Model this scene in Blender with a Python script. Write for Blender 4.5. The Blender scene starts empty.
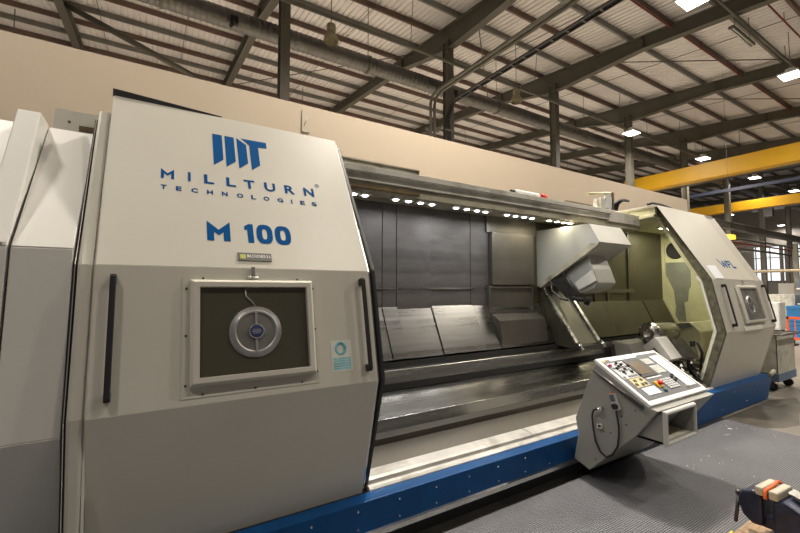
import bpy, bmesh, math, random
from mathutils import Vector, Matrix
random.seed(7)
C = bpy.context.scene.collection
S = bpy.context.scene

# ------------------------------------------------------------ helpers
def nrm(v):
    return Vector(v).normalized()

class MB:
    """collects shapes in world coordinates; build() links them as one mesh object"""
    def __init__(self):
        self.v = []; self.f = []; self.sm = []
    def add(self, vs, fs, smooth=False):
        n = len(self.v)
        self.v += [Vector(p) for p in vs]
        for f in fs:
            self.f.append([n + i for i in f]); self.sm.append(smooth)
        return self
    def box(self, x0, x1, y0, y1, z0, z1):
        x0, x1 = sorted((x0, x1)); y0, y1 = sorted((y0, y1)); z0, z1 = sorted((z0, z1))
        vs = [(x0,y0,z0),(x1,y0,z0),(x1,y1,z0),(x0,y1,z0),(x0,y0,z1),(x1,y0,z1),(x1,y1,z1),(x0,y1,z1)]
        return self.add(vs, [(0,3,2,1),(4,5,6,7),(0,1,5,4),(1,2,6,5),(2,3,7,6),(3,0,4,7)])
    def prism(self, prof, a0, a1, axis='x'):
        """prof: loop of 2D points; axis x -> (y,z), y -> (x,z), z -> (x,y)"""
        n = len(prof)
        def p(a, q):
            return {'x': (a, q[0], q[1]), 'y': (q[0], a, q[1]), 'z': (q[0], q[1], a)}[axis]
        vs = [p(a0, q) for q in prof] + [p(a1, q) for q in prof]
        fs = [tuple(range(n)), tuple(range(2*n-1, n-1, -1))]
        fs += [(i, n+i, n+(i+1) % n, (i+1) % n) for i in range(n)]
        return self.add(vs, fs)
    def slab(self, line, t, x0, x1):
        """a bent sheet: open (y,z) polyline extruded along x, thickness t towards +y / away from the normal"""
        out = list(line); m = len(out); inn = []
        for i in range(m):
            a = Vector(out[max(i-1, 0)]); b = Vector(out[min(i+1, m-1)])
            d = (b - a).normalized(); nn = Vector((d[1], -d[0]))
            if nn[0] < 0: nn = -nn
            inn.append((out[i][0] + nn[0]*t, out[i][1] + nn[1]*t))
        return self.prism(out + inn[::-1], x0, x1)
    def frame(self, o, u, v, n, a, b, w, t0, t1, cham=.35):
        """picture-frame of outer half size a,b and width w, on plane o,u,v from height t0 to t1 along n, one ring"""
        o, u, v, n = Vector(o), Vector(u), Vector(v), Vector(n)
        c = w*cham
        loops = [(a, b, t0), (a, b, t0+(t1-t0)*.5), (a-c, b-c, t1), (a-w, b-w, t1), (a-w, b-w, t0)]
        vs = [o + u*(p*sx) + v*(q*sy) + n*t for p, q, t in loops for sx, sy in ((-1,-1),(1,-1),(1,1),(-1,1))]
        fs = []
        for k in range(5):
            k2 = (k+1) % 5
            for i in range(4): fs.append((4*k+i, 4*k+(i+1) % 4, 4*k2+(i+1) % 4, 4*k2+i))
        return self.add(vs, fs)
    def obox(self, c, u, v, n, a, b, h):
        c, u, v, n = Vector(c), Vector(u), Vector(v), Vector(n)
        vs = [c + u*sx*a + v*sy*b + n*sz*h for sz in (-1, 1) for sx, sy in ((-1,-1),(1,-1),(1,1),(-1,1))]
        return self.add(vs, [(0,3,2,1),(4,5,6,7),(0,1,5,4),(1,2,6,5),(2,3,7,6),(3,0,4,7)])
    def cyl(self, p0, p1, r, r1=None, seg=16, caps=True, smooth=True):
        p0, p1 = Vector(p0), Vector(p1); r1 = r if r1 is None else r1
        d = (p1 - p0).normalized()
        a = d.cross(Vector((0, 0, 1)) if abs(d.z) < .9 else Vector((1, 0, 0))).normalized(); b = d.cross(a)
        vs = []
        for p, q in ((p0, r), (p1, r1)):
            for i in range(seg):
                t = 2*math.pi*i/seg
                vs.append(p + a*math.cos(t)*q + b*math.sin(t)*q)
        n0 = len(self.v)
        self.add(vs, [(i, (i+1) % seg, seg+(i+1) % seg, seg+i) for i in range(seg)], smooth)
        if caps:
            self.f.append([n0 + i for i in range(seg-1, -1, -1)]); self.sm.append(False)
            self.f.append([n0 + seg + i for i in range(seg)]); self.sm.append(False)
        return self
    def lathe(self, c, d, prof, seg=32):
        """prof: (distance along d, radius) list"""
        c, d = Vector(c), Vector(d).normalized()
        a = d.cross(Vector((0, 0, 1)) if abs(d.z) < .9 else Vector((1, 0, 0))).normalized(); b = d.cross(a)
        vs = []
        for h, r in prof:
            for i in range(seg):
                t = 2*math.pi*i/seg
                vs.append(c + d*h + a*math.cos(t)*r + b*math.sin(t)*r)
        fs = []
        for k in range(len(prof)-1):
            for i in range(seg):
                fs.append((k*seg+i, k*seg+(i+1) % seg, (k+1)*seg+(i+1) % seg, (k+1)*seg+i))
        return self.add(vs, fs, True)
    def tube(self, pts, r, seg=8):
        pts = [Vector(p) for p in pts]; m = len(pts); rings = []
        up = Vector((0.13, 0.27, 0.95)).normalized()
        for i in range(m):
            d = (pts[min(i+1, m-1)] - pts[max(i-1, 0)]).normalized()
            a = d.cross(up)
            if a.length < .05: a = d.cross(Vector((1, 0, 0)))
            a.normalize(); b = d.cross(a)
            rings += [pts[i] + a*math.cos(2*math.pi*k/seg)*r + b*math.sin(2*math.pi*k/seg)*r for k in range(seg)]
        fs = [(i*seg+k, i*seg+(k+1) % seg, (i+1)*seg+(k+1) % seg, (i+1)*seg+k) for i in range(m-1) for k in range(seg)]
        self.add(rings, fs, True)
        n = len(self.v)
        self.f.append([n - m*seg + k for k in range(seg-1, -1, -1)]); self.sm.append(False)
        self.f.append([n - seg + k for k in range(seg)]); self.sm.append(False)
        return self
    def xform(self, M):
        self.v = [M @ p for p in self.v]; return self
    def build(self, name, mat, parent=None, bevel=0, seg=2, center=None, **props):
        xs = [p.x for p in self.v]; ys = [p.y for p in self.v]; zs = [p.z for p in self.v]
        o = Vector(((min(xs)+max(xs))/2, (min(ys)+max(ys))/2, min(zs))) if center is None else Vector(center)
        me = bpy.data.meshes.new(name)
        me.from_pydata([p - o for p in self.v], [], self.f)
        me.polygons.foreach_set('use_smooth', self.sm)
        bm = bmesh.new(); bm.from_mesh(me)
        bmesh.ops.recalc_face_normals(bm, faces=bm.faces[:]); bm.to_mesh(me); bm.free()
        me.materials.append(mat)
        ob = bpy.data.objects.new(name, me); C.objects.link(ob)
        ob['_w'] = tuple(o)
        if parent is not None:
            ob.parent = parent; ob.location = o - Vector(parent['_w'])
        else:
            ob.location = o
        if bevel:
            m = ob.modifiers.new('bevel', 'BEVEL'); m.width = bevel; m.segments = seg; m.limit_method = 'ANGLE'
        for k, v in props.items(): ob[k] = v
        return ob

def thing(name, label, cat, loc, group=None):
    o = bpy.data.objects.new(name, None); C.objects.link(o)
    o.location = loc; o['_w'] = tuple(loc); o['label'] = label; o['category'] = cat
    o.empty_display_size = .1
    if group: o['group'] = group
    return o

def tag(o, label, cat, group=None):
    o['label'] = label; o['category'] = cat
    if group: o['group'] = group
    return o

def copy_tree(o, parent=None):
    c = o.copy(); C.objects.link(c)
    if parent is not None: c.parent = parent
    for ch in list(o.children): copy_tree(ch, c)
    return c

_glyph = {}
def glyph(ch, bold):
    k = (ch, bold)
    if k not in _glyph:
        cu = bpy.data.curves.new('g', 'FONT'); cu.body = ch; cu.size = 1; cu.offset = bold; cu.resolution_u = 4
        ob = bpy.data.objects.new('g', cu); C.objects.link(ob)
        me = bpy.data.meshes.new_from_object(ob.evaluated_get(bpy.context.evaluated_depsgraph_get()))
        vs = [tuple(v.co) for v in me.vertices]; fs = [tuple(p.vertices) for p in me.polygons]
        bpy.data.objects.remove(ob); bpy.data.curves.remove(cu); bpy.data.meshes.remove(me)
        x0 = min(v[0] for v in vs); x1 = max(v[0] for v in vs); y0 = min(v[1] for v in vs); y1 = max(v[1] for v in vs)
        _glyph[k] = ([((v[0]-x0)/max(x1-x0, 1e-6), (v[1]-y0)/(y1-y0)) for v in vs], fs)
    return _glyph[k]

def each_letter(items, o, u, v, n, mtl, parent, bold=0):
    for it in items:
        letters(MB(), [it], o, u, v, n, bold=bold).build('letter', mtl, parent)

def letters(mb, items, o, u, v, n, h=.0015, bold=0):
    """items: (character, x0, x1, y0, y1) rectangles on the plane o,u,v"""
    o, u, v, n = Vector(o), Vector(u), Vector(v), Vector(n)
    for ch, x0, x1, y0, y1 in items:
        vs, fs = glyph(ch, bold) if ch != 'I' else ([(0, 0), (1, 0), (1, 1), (0, 1)], [(0, 1, 2, 3)])
        mb.add([o + u*(x0+(x1-x0)*a) + v*(y0+(y1-y0)*b) + n*h for a, b in vs], fs)
    return mb

def word(mb, s, x0, x1, y0, y1, o, u, v, n, h=.0015, bold=0):
    w = (x1-x0)/len(s)
    its = [(c, x0+i*w+w*(.1 if c not in 'I1' else .35), x0+(i+1)*w-w*(.1 if c not in 'I1' else .35), y0, y1) for i, c in enumerate(s) if c != ' ']
    return letters(mb, its, o, u, v, n, h, bold)

# ------------------------------------------------------------ materials
def mat(name, col, rough=.5, metal=0, noise=0, nscale=3, bump=0, bscale=40, emit=0, stretch=(1, 1, 1), rvar=0, dirt=None, dscale=1.5, damt=.5, spec=.5, coat=0):
    m = bpy.data.materials.new(name); m.use_nodes = True
    nt = m.node_tree; b = nt.nodes['Principled BSDF']
    b.inputs['Roughness'].default_value = rough; b.inputs['Metallic'].default_value = metal
    b.inputs['Specular IOR Level'].default_value = spec
    b.inputs['Coat Weight'].default_value = coat
    base = tuple(col) + (1,)
    b.inputs['Base Color'].default_value = base
    tc = nt.nodes.new('ShaderNodeTexCoord'); mp = nt.nodes.new('ShaderNodeMapping')
    mp.inputs['Scale'].default_value = stretch
    nt.links.new(tc.outputs['Object'], mp.inputs['Vector'])
    out = None
    if noise:
        nz = nt.nodes.new('ShaderNodeTexNoise'); nz.inputs['Scale'].default_value = nscale; nz.inputs['Detail'].default_value = 5
        nt.links.new(mp.outputs[0], nz.inputs['Vector'])
        rp = nt.nodes.new('ShaderNodeValToRGB')
        rp.color_ramp.elements[0].position = .3; rp.color_ramp.elements[1].position = .7
        rp.color_ramp.elements[0].color = tuple(c*(1-noise) for c in col) + (1,)
        rp.color_ramp.elements[1].color = tuple(min(1, c*(1+noise)) for c in col) + (1,)
        nt.links.new(nz.outputs['Fac'], rp.inputs['Fac']); out = rp.outputs['Color']
        if rvar:
            mr = nt.nodes.new('ShaderNodeMapRange')
            mr.inputs['To Min'].default_value = max(0, rough-rvar); mr.inputs['To Max'].default_value = rough+rvar
            mr.inputs['From Min'].default_value = .3; mr.inputs['From Max'].default_value = .7
            nt.links.new(nz.outputs['Fac'], mr.inputs['Value']); nt.links.new(mr.outputs[0], b.inputs['Roughness'])
    if dirt:
        dz = nt.nodes.new('ShaderNodeTexNoise'); dz.inputs['Scale'].default_value = dscale; dz.inputs['Detail'].default_value = 8
        dz.inputs['Roughness'].default_value = .65
        nt.links.new(mp.outputs[0], dz.inputs['Vector'])
        dr = nt.nodes.new('ShaderNodeValToRGB')
        dr.color_ramp.elements[0].position = .52; dr.color_ramp.elements[1].position = .68
        dr.color_ramp.elements[0].color = (0, 0, 0, 1); dr.color_ramp.elements[1].color = (damt, damt, damt, 1)
        nt.links.new(dz.outputs['Fac'], dr.inputs['Fac'])
        mx = nt.nodes.new('ShaderNodeMixRGB'); mx.inputs['Color2'].default_value = tuple(dirt) + (1,)
        mx.inputs['Color1'].default_value = base
        if out: nt.links.new(out, mx.inputs['Color1'])
        nt.links.new(dr.outputs['Color'], mx.inputs['Fac']); out = mx.outputs['Color']
    if out: nt.links.new(out, b.inputs['Base Color'])
    if bump:
        bz = nt.nodes.new('ShaderNodeTexNoise'); bz.inputs['Scale'].default_value = bscale
        nt.links.new(mp.outputs[0], bz.inputs['Vector'])
        bp_ = nt.nodes.new('ShaderNodeBump'); bp_.inputs['Strength'].default_value = bump; bp_.inputs['Distance'].default_value = .01
        nt.links.new(bz.outputs['Fac'], bp_.inputs['Height']); nt.links.new(bp_.outputs[0], b.inputs['Normal'])
    if emit:
        b.inputs['Emission Color'].default_value = base; b.inputs['Emission Strength'].default_value = emit
    return m

M = {}
M['cream'] = mat('cream_paint', (.53, .505, .44), .38, noise=.03, nscale=2, dirt=(.45, .37, .22), dscale=1.3, damt=.14)
M['grey_paint'] = mat('warm_grey_paint', (.455, .425, .37), .42, noise=.03, nscale=3, dirt=(.3, .26, .18), dscale=1.2, damt=.1)
M['low_paint'] = mat('lower_grey_paint', (.335, .32, .285), .4, noise=.03, nscale=3)
M['white_panel'] = mat('white_panel_paint', (.56, .545, .51), .4, noise=.02)
M['console_paint'] = mat('console_paint', (.29, .285, .26), .45, noise=.03)
M['white'] = mat('white_paint', (.78, .78, .76), .4)
M['blue'] = mat('blue_base_paint', (.001, .052, .175), .42, noise=.12, nscale=6, spec=.25)
M['logo_blue'] = mat('logo_blue', (.0, .070, .235), .7, spec=.05)
M['logo_blue2'] = mat('lettering_blue', (.0, .065, .22), .7, spec=.05)
M['black'] = mat('black_rubber', (.012, .012, .013), .45)
M['dark'] = mat('dark_recess', (.02, .019, .018), .8)
M['chrome'] = mat('bright_metal', (.72, .70, .66), .25, 1, noise=.12, nscale=8)
M['steel'] = mat('brushed_steel', (.50, .485, .45), .3, 1, noise=.22, nscale=4, stretch=(.6, 3, 3), rvar=.1, bump=.04, bscale=60)
M['bed'] = mat('bed_steel', (.38, .365, .335), .25, 1, noise=.06, nscale=5, stretch=(.15, 4, 4), rvar=.05)
M['sill'] = mat('worn_white_sill', (.55, .53, .49), .35, .3, noise=.12, nscale=6, dirt=(.2, .17, .13), dscale=4, damt=.5)
M['apron'] = mat('oily_apron_steel', (.085, .074, .058), .5, .2, noise=.15, nscale=3, stretch=(.3, 3, 3), rvar=.06)
M['cover_steel'] = mat('slanted_cover_steel', (.19, .185, .175), .29, 1, noise=.16, nscale=4, stretch=(.3, 1, 5), rvar=.04)
M['smoked'] = mat('smoky_wall_steel', (.135, .122, .112), .5, .6, noise=.3, nscale=2.2, stretch=(.7, 1, 3.5), rvar=.12, dirt=(.085, .07, .06), dscale=1.6, damt=.8)
M['bronze'] = mat('dull_cover_steel', (.20, .18, .15), .42, .8, noise=.15, nscale=2, rvar=.08)
M['olive'] = mat('oily_steel', (.115, .105, .068), .42, .6, noise=.25, nscale=2, rvar=.1)
M['liner'] = mat('yellowed_liner_paint', (.64, .62, .40), .5, noise=.08, nscale=3, dirt=(.3, .27, .1), dscale=2.2, damt=.45)
M['worn'] = mat('bare_worn_patch', (.25, .255, .215), .6, noise=.15, nscale=5)
M['rim'] = mat('grimy_rim', (.15, .14, .095), .5, .3, noise=.5, nscale=14)
M['head_paint'] = mat('light_head_paint', (.44, .43, .385), .42, .25, noise=.06, nscale=3, dirt=(.4, .38, .25), dscale=1.6, damt=.4)
M['grime'] = mat('grimy_beam_paint', (.42, .39, .29), .55, noise=.18, nscale=5, stretch=(.5, 1, 1), dirt=(.07, .05, .03), dscale=3, damt=.9)
M['beam'] = mat('grey_beam_paint', (.66, .635, .56), .5, noise=.08, nscale=3, dirt=(.12, .1, .07), dscale=2, damt=.5)
M['glass'] = mat('dark_window_glass', (.06, .054, .035), .12, 0, coat=.3)
M['glass2'] = mat('grey_window_glass', (.16, .155, .14), .15, 0, noise=.3, nscale=5)
M['alu'] = mat('aluminium_ring', (.42, .42, .42), .38, .7)
M['hub'] = mat('blue_hub', (.02, .035, .12), .4)
M['teal'] = mat('teal_print', (.22, .50, .56), .5, noise=.35, nscale=12)
M['sticker'] = mat('sticker_white', (.62, .63, .56), .5, noise=.08, nscale=10)
M['badge'] = mat('badge_grey', (.12, .115, .10), .4)
M['badge_lime'] = mat('badge_lime', (.45, .47, .12), .4)
M['keys'] = mat('key_plate', (.60, .60, .60), .5, noise=.2, nscale=60)
M['panel_grey'] = mat('control_face_grey', (.11, .115, .125), .5)
M['keyyellow'] = mat('yellow_key_plate', (.62, .52, .27), .5, noise=.2, nscale=60)
M['knob'] = mat('black_knob', (.02, .02, .022), .35)
M['red'] = mat('red_button', (.62, .02, .012), .3)
M['pink'] = mat('pink_button', (.55, .03, .14), .35)
M['yellow'] = mat('yellow_plate', (.80, .45, .02), .4)
M['green'] = mat('green_button', (.01, .11, .10), .4)
M['orange'] = mat('orange_plastic', (.80, .11, .02), .45)
M['screen'] = mat('crt_screen', (.17, .13, .085), .2)
M['wall'] = mat('beige_wall_paint', (.455, .375, .285), .75, noise=.03, nscale=.6)
M['roof'] = mat('roof_sheeting', (.74, .70, .685), .6, noise=.08, nscale=.35, stretch=(1, .35, 1))
M['truss'] = mat('olive_grey_steelwork', (.105, .097, .075), .55, noise=.1, nscale=1.5)
M['purlin_grey'] = mat('grey_purlin_paint', (.19, .185, .165), .5, .2, noise=.1)
M['purlin_brown'] = mat('brown_purlin_paint', (.14, .09, .07), .6, noise=.1)
M['duct'] = mat('galvanised_duct', (.16, .155, .145), .4, .8, noise=.15, nscale=3)
M['pipe_red'] = mat('red_oxide_pipe', (.20, .035, .02), .5)
M['pipe'] = mat('dull_pipe', (.15, .14, .115), .5, .4)
M['runway'] = mat('runway_grey', (.26, .25, .22), .5)
M['crane'] = mat('crane_yellow', (.72, .40, .012), .42, noise=.04, nscale=1)
M['rail_blue'] = mat('blue_girder_paint', (.03, .038, .075), .5)
M['concrete'] = mat('concrete_floor', (.21, .19, .16), .42, noise=.25, nscale=1.2, rvar=.12, dirt=(.11, .09, .07), dscale=.8, damt=.6)
M['lamp'] = mat('lamp_panel', (1.0, .98, .93), .4, emit=14)
M['led'] = mat('led_lens', (.90, .94, 1.0), .4, emit=14)
M['led_warm'] = mat('led_lens_warm', (1.0, .92, .66), .4, emit=12)
M['old_lamp'] = mat('yellowed_lamp_shade', (.30, .27, .17), .5)
M['daylight'] = mat('daylit_glazing', (.93, .96, 1.0), .4, emit=.8)
M['far_wall'] = mat('far_wall_cladding', (.42, .39, .36), .7, noise=.05, nscale=.3)
M['cabinet'] = mat('pale_cabinet', (.55, .55, .52), .5, noise=.04)
M['crate'] = mat('blue_crate_plastic', (.02, .16, .38), .45)
M['bin'] = mat('scuffed_bin_paint', (.40, .385, .33), .55, noise=.15, nscale=7, dirt=(.15, .13, .1), dscale=5, damt=.5)
M['bin_blue'] = mat('bin_blue_band', (.09, .14, .22), .55, noise=.2)
M['vise'] = mat('vise_blue_paint', (.02, .026, .06), .38, .2, noise=.5, nscale=22, bump=.15)
M['jaw'] = mat('pale_jaw_blocks', (.50, .47, .36), .5, noise=.12, nscale=20)
M['dark_steel'] = mat('dark_steel', (.10, .095, .09), .35, .8, noise=.2, nscale=20)
M['rag'] = mat('orange_rag', (.85, .16, .04), .6, noise=.3, nscale=40)
M['wood'] = mat('worn_bench_wood', (.42, .27, .14), .6, noise=.3, nscale=8, stretch=(1, 8, 1), dirt=(.1, .06, .03), dscale=6, damt=.7)
M['cable'] = mat('black_cable', (.013, .013, .014), .5)
M['sheet'] = mat('glossy_white_plate', (.82, .84, .88), .3)
M['rust_brown'] = mat('brown_stain', (.16, .11, .05), .7, noise=.4, nscale=10)
M['yellow_edge'] = mat('yellow_tape', (.75, .60, .05), .5)

M['shadow'] = mat('shadow_paint', (.075, .066, .05), .5, noise=.4, nscale=3)
def mat_mesh():
    m = bpy.data.materials.new('ribbed_mat_rubber'); m.use_nodes = True
    nt = m.node_tree; b = nt.nodes['Principled BSDF']
    tc = nt.nodes.new('ShaderNodeTexCoord')
    wv = nt.nodes.new('ShaderNodeTexWave'); wv.bands_direction = 'Y'; wv.inputs['Scale'].default_value = 20.0
    wv.inputs['Distortion'].default_value = .0
    w2 = nt.nodes.new('ShaderNodeTexWave'); w2.bands_direction = 'X'; w2.inputs['Scale'].default_value = 20.0
    nt.links.new(tc.outputs['Object'], wv.inputs['Vector']); nt.links.new(tc.outputs['Object'], w2.inputs['Vector'])
    mu = nt.nodes.new('ShaderNodeMath'); mu.operation = 'MULTIPLY_ADD'; mu.inputs[1].default_value = .6
    nt.links.new(w2.outputs['Fac'], mu.inputs[0]); nt.links.new(wv.outputs['Fac'], mu.inputs[2])
    nz = nt.nodes.new('ShaderNodeTexNoise'); nz.inputs['Scale'].default_value = 1.4; nz.inputs['Detail'].default_value = 8
    nt.links.new(tc.outputs['Object'], nz.inputs['Vector'])
    rp = nt.nodes.new('ShaderNodeValToRGB')
    rp.color_ramp.elements[0].position = .25; rp.color_ramp.elements[0].color = (.02, .02, .022, 1)
    rp.color_ramp.elements[1].position = .85; rp.color_ramp.elements[1].color = (.195, .195, .21, 1)
    nt.links.new(mu.outputs[0], rp.inputs['Fac'])
    mx = nt.nodes.new('ShaderNodeMixRGB'); mx.blend_type = 'MULTIPLY'; mx.inputs['Fac'].default_value = .5
    nt.links.new(rp.outputs['Color'], mx.inputs['Color1']); nt.links.new(nz.outputs['Color'], mx.inputs['Color2'])
    nr = nt.nodes.new('ShaderNodeValToRGB')
    nr.color_ramp.elements[0].position = .35; nr.color_ramp.elements[0].color = (.6, .6, .6, 1)
    nr.color_ramp.elements[1].position = .65; nr.color_ramp.elements[1].color = (1, 1, 1, 1)
    nt.links.new(nz.outputs['Fac'], nr.inputs['Fac']); nt.links.new(nr.outputs['Color'], mx.inputs['Color2'])
    nt.links.new(mx.outputs['Color'], b.inputs['Base Color'])
    bp_ = nt.nodes.new('ShaderNodeBump'); bp_.inputs['Strength'].default_value = .5; bp_.inputs['Distance'].default_value = .01
    nt.links.new(mu.outputs[0], bp_.inputs['Height']); nt.links.new(bp_.outputs[0], b.inputs['Normal'])
    b.inputs['Roughness'].default_value = .5
    return m
M['mat'] = mat_mesh()

def struct(name, mb, m, **k):
    o = mb.build(name, m, **k); o['kind'] = 'structure'; return o

# ------------------------------------------------------------ hall
def roofz(y): return 11.35 + .11*(y-11)
struct('floor', MB().box(-9, 64, -9, 24.2, -.2, 0), M['concrete'])
struct('wall_partition', MB().box(-9, 14.6, 6.0, 6.2, 0, 4.59), M['wall'], label='beige painted partition wall behind the machine')
struct('wall_far', MB().box(-9, 64, 24, 24.2, 0, roofz(24)+.1), M['far_wall'])
struct('wall_end', MB().box(62.0, 62.2, -9, 7.9, 0, roofz(8)).box(62.0, 62.2, 18.6, 24, 0, roofz(18)).box(62.0, 62.2, 7.9, 18.6, 0, 2.6).box(62.0, 62.2, 7.9, 18.6, 6.8, roofz(7.9)), M['far_wall'])
wn = MB()
for k in range(9): wn.box(61.95, 62.2, 7.9+k*1.31, 7.98+k*1.31, 2.6, 6.8)
for z in (2.6, 3.95, 5.35, 6.72): wn.box(61.95, 62.2, 7.9, 18.6, z, z+.08)
wf = struct('window_1', wn, M['pipe'])
MB().box(62.06, 62.1, 7.9, 18.6, 2.6, 6.8).build('pane', M['daylight'], wf)
rs = MB(); pts = []
x = -9.0
while x < 64:
    pts += [(x, 0), (x+.12, 0), (x+.14, .04), (x+.18, .04)]; x += .2
vs = []
for yy in (-9, 24.2):
    for px, dz in pts: vs.append((px, yy, roofz(yy)+dz))
n = len(pts)
rs.add(vs, [(i, i+1, n+i+1, n+i) for i in range(n-1)])
rs.add([(-9, -9, roofz(-9)+.2), (64, -9, roofz(-9)+.2), (64, 24.2, roofz(24.2)+.2), (-9, 24.2, roofz(24.2)+.2)], [(0, 1, 2, 3)])
struct('ceiling', rs, M['roof'], label='corrugated metal roof sheeting of the hall')

CX = [-2.9, 3.0, 8.87, 14.75, 20.65, 26.6, 32.5, 38.5, 44.4, 50.3, 56.2]
col_lab = ['olive grey steel column rising behind the left end of the beige wall',
 'column standing tallest in view, behind the wall above the M 100 door',
 'column behind the wall with black cables running down it',
 'column behind the wall above the tool head',
 'column just left of where the nearest yellow crane girder ends',
 'column between the two yellow crane girders, at the wall end',
 'first column beyond the wall end, crossed by the second yellow girder',
 'second column beyond the wall end, under the second yellow girder',
 'third column beyond the wall end, near the right picture edge',
 'far column in the daylit end bay, last but one', 'farthest column in the daylit end bay']
for i, cx in enumerate(CX):
    if i == 0: continue
    t = thing('steel_column', col_lab[i], 'column', (cx, 11, 0), 'columns along the hall')
    MB().box(cx-.13, cx+.13, 10.85, 10.868, 0, 10.6).box(cx-.13, cx+.13, 11.132, 11.15, 0, 10.6).box(cx-.008, cx+.008, 10.868, 11.132, 0, 10.6).box(cx-.075, cx+.075, 10.87, 11.13, 0, 10.6).build('shaft', M['truss'], t)
    MB().box(cx-.2, cx+.2, 10.78, 11.22, 0, .03).build('base_plate', M['truss'], t)
    MB().box(cx-.16, cx+.16, 10.82, 11.18, 10.56, 10.6).build('cap_plate', M['truss'], t)
raf_lab = ['leftmost rafter, entering the picture above the left end of the wall', 'rafter left of the tallest column, coming down behind the M 100 door',
 'big rafter carried by the column with the black cables', 'rafter carried by the column above the tool head',
 'fourth rafter, passing the ceiling lamp at the right edge', 'fifth rafter, above the nearest yellow crane girder',
 'sixth rafter, seen between the nearest crane girder and the hall end', 'seventh rafter, beyond the first yellow girder', 'eighth rafter, over the second yellow girder', 'ninth rafter, deep in the hall', 'last rafter before the end wall']
for i, cx in enumerate(CX):
    def rz(y): return roofz(y) - .21
    ys = [-9, 7.2, 10.6, 11.4, 14.0, 24]
    dep = [.46, .46, .82, .82, .46, .46]
    top = [(y, rz(y)) for y in ys]; bot = [(y, rz(y)-d) for y, d in zip(ys, dep)]
    m_ = MB().prism(top + bot[::-1], cx-.012, cx+.012)
    m_.prism(top + [(y, z-.02) for y, z in top[::-1]], cx-.13, cx+.13)
    m_.prism(bot + [(y, z+.02) for y, z in bot[::-1]], cx-.13, cx+.13)
    for y in (7.2, 14.0, -2): m_.box(cx-.12, cx+.12, y-.008, y+.008, rz(y)-.44, rz(y)-.02)
    tag(m_.build('roof_rafter', M['truss']), 'olive grey steel ' + raf_lab[i], 'rafter', 'rafters under the roof')
y = -8.2; k = 0
while y < 23.8:
    z = roofz(y)
    p = [(y, z-.008), (y+.075, z), (y+.075, z-.02), (y+.015, z-.028), (y+.015, z-.19), (y+.075, z-.182), (y+.075, z-.2), (y, z-.208)]
    g = k % 2
    o = MB().prism(p, -9, 64).build('roof_purlin', M['purlin_brown' if g else 'purlin_grey'])
    tag(o, ('brown' if g else 'grey') + ' steel purlin running the length of the hall under the roof sheeting', 'purlin', ('brown' if g else 'grey') + ' purlins under the roof')
    y += 1.32; k += 1
# red pipes, thin pipe, tie rods, brace
for (yy, zz, lab) in ((6.3, roofz(6.3)-.30, 'thin red oxide pipe under the roof, the one farther from the right picture corner'), (4.05, roofz(4.05)-.30, 'thin red oxide pipe under the roof nearest the right corner of the picture')):
    m_ = MB(); m_.cyl((12 if yy > 5 else 14.9, yy, zz), (48, yy, zz), .026, seg=8)
    for q in range(17, 48, 3): m_.cyl((q, yy, zz), (q, yy, roofz(yy)-.02), .012, seg=6)
    tag(m_.build('sprinkler_pipe', M['pipe_red']), lab, 'pipe')
m_ = MB().cyl((-6, 10.62, 9.60), (50, 10.62, 9.60), .05, seg=8)
for q in range(-5, 50, 6): m_.cyl((q, 10.62, 9.60), (q, 10.45, roofz(10.45)), .012, seg=6)
tag(m_.build('service_pipe', M['pipe']), 'long thin grey pipe hung along the columns above the spiral duct', 'pipe')
m_ = MB().cyl((11, 4.55, 9.9), (40, 4.55, 9.9), .04, seg=8)
for q in (13, 19, 25, 31, 37): m_.cyl((q, 4.55, 9.9), (q, 4.55, roofz(4.55)-.25), .012, seg=6)
tag(m_.build('lamp_conduit', M['pipe']), 'straight grey conduit running beside the fluorescent batten under the roof', 'conduit')
m_ = MB().obox((15.6, 4.70, 9.66), (1, 0, 0), (0, 1, 0), (0, 0, 1), .85, .07, .04)
m_.cyl((15.0, 4.70, 9.68), (15.0, 4.70, 10.5), .01, seg=6).cyl((16.2, 4.70, 9.68), (16.2, 4.70, 10.5), .01, seg=6)
bt = m_.build('fluorescent_batten', M['pipe']); tag(bt, 'unlit fluorescent batten hanging from the conduit near the top right', 'lamp')
MB().cyl((14.8, 4.67, 9.61), (16.4, 4.67, 9.61), .018, seg=8).cyl((14.8, 4.74, 9.61), (16.4, 4.74, 9.61), .018, seg=8).build('fluorescent_tube', M['white'], bt)
m_ = MB().cyl((-3.0, 18, 11.9), (3.0, 18, 9.78), .11, seg=12)
m_.box(-3.08, -2.92, 17.9, 18.1, 11.7, 11.9)
tag(m_.build('diagonal_brace', M['truss']), 'thick olive tube brace slanting down to the wall top at the left', 'brace')
rods = [((3, 22, 12.2), (8.87, 13.2, 11.3), 'over the column left of centre'), ((8.87, 9.5, 10.9), (14.75, 15, 11.5), 'between the two middle columns'),
        ((14.75, 9.3, 10.8), (20.65, 4.3, 10.3), 'left of the fluorescent batten'), ((20.65, 9.3, 10.8), (26.6, 4.3, 10.3), 'above the fifth rafter')]
for a, b, w in rods:
    tag(MB().cyl(a, b, .02, seg=8).build('tie_rod', M['truss']), 'thin steel tie rod crossing the roof bay ' + w, 'tie rod', 'tie rods')
for xx in (-1.9, .9, 6.2, 12.0, 17.3, 23.5, 29.4):
    m_ = MB()
    for yy in range(-6, 23, 2): m_.cyl((xx, yy, roofz(yy)-.14), (xx, yy+2, roofz(yy+2)-.14), .012, seg=6)
    tag(m_.build('sag_rod', M['truss']), 'thin dark sag rod running up the roof slope between the purlins', 'rod', 'sag rods between purlins')

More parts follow.
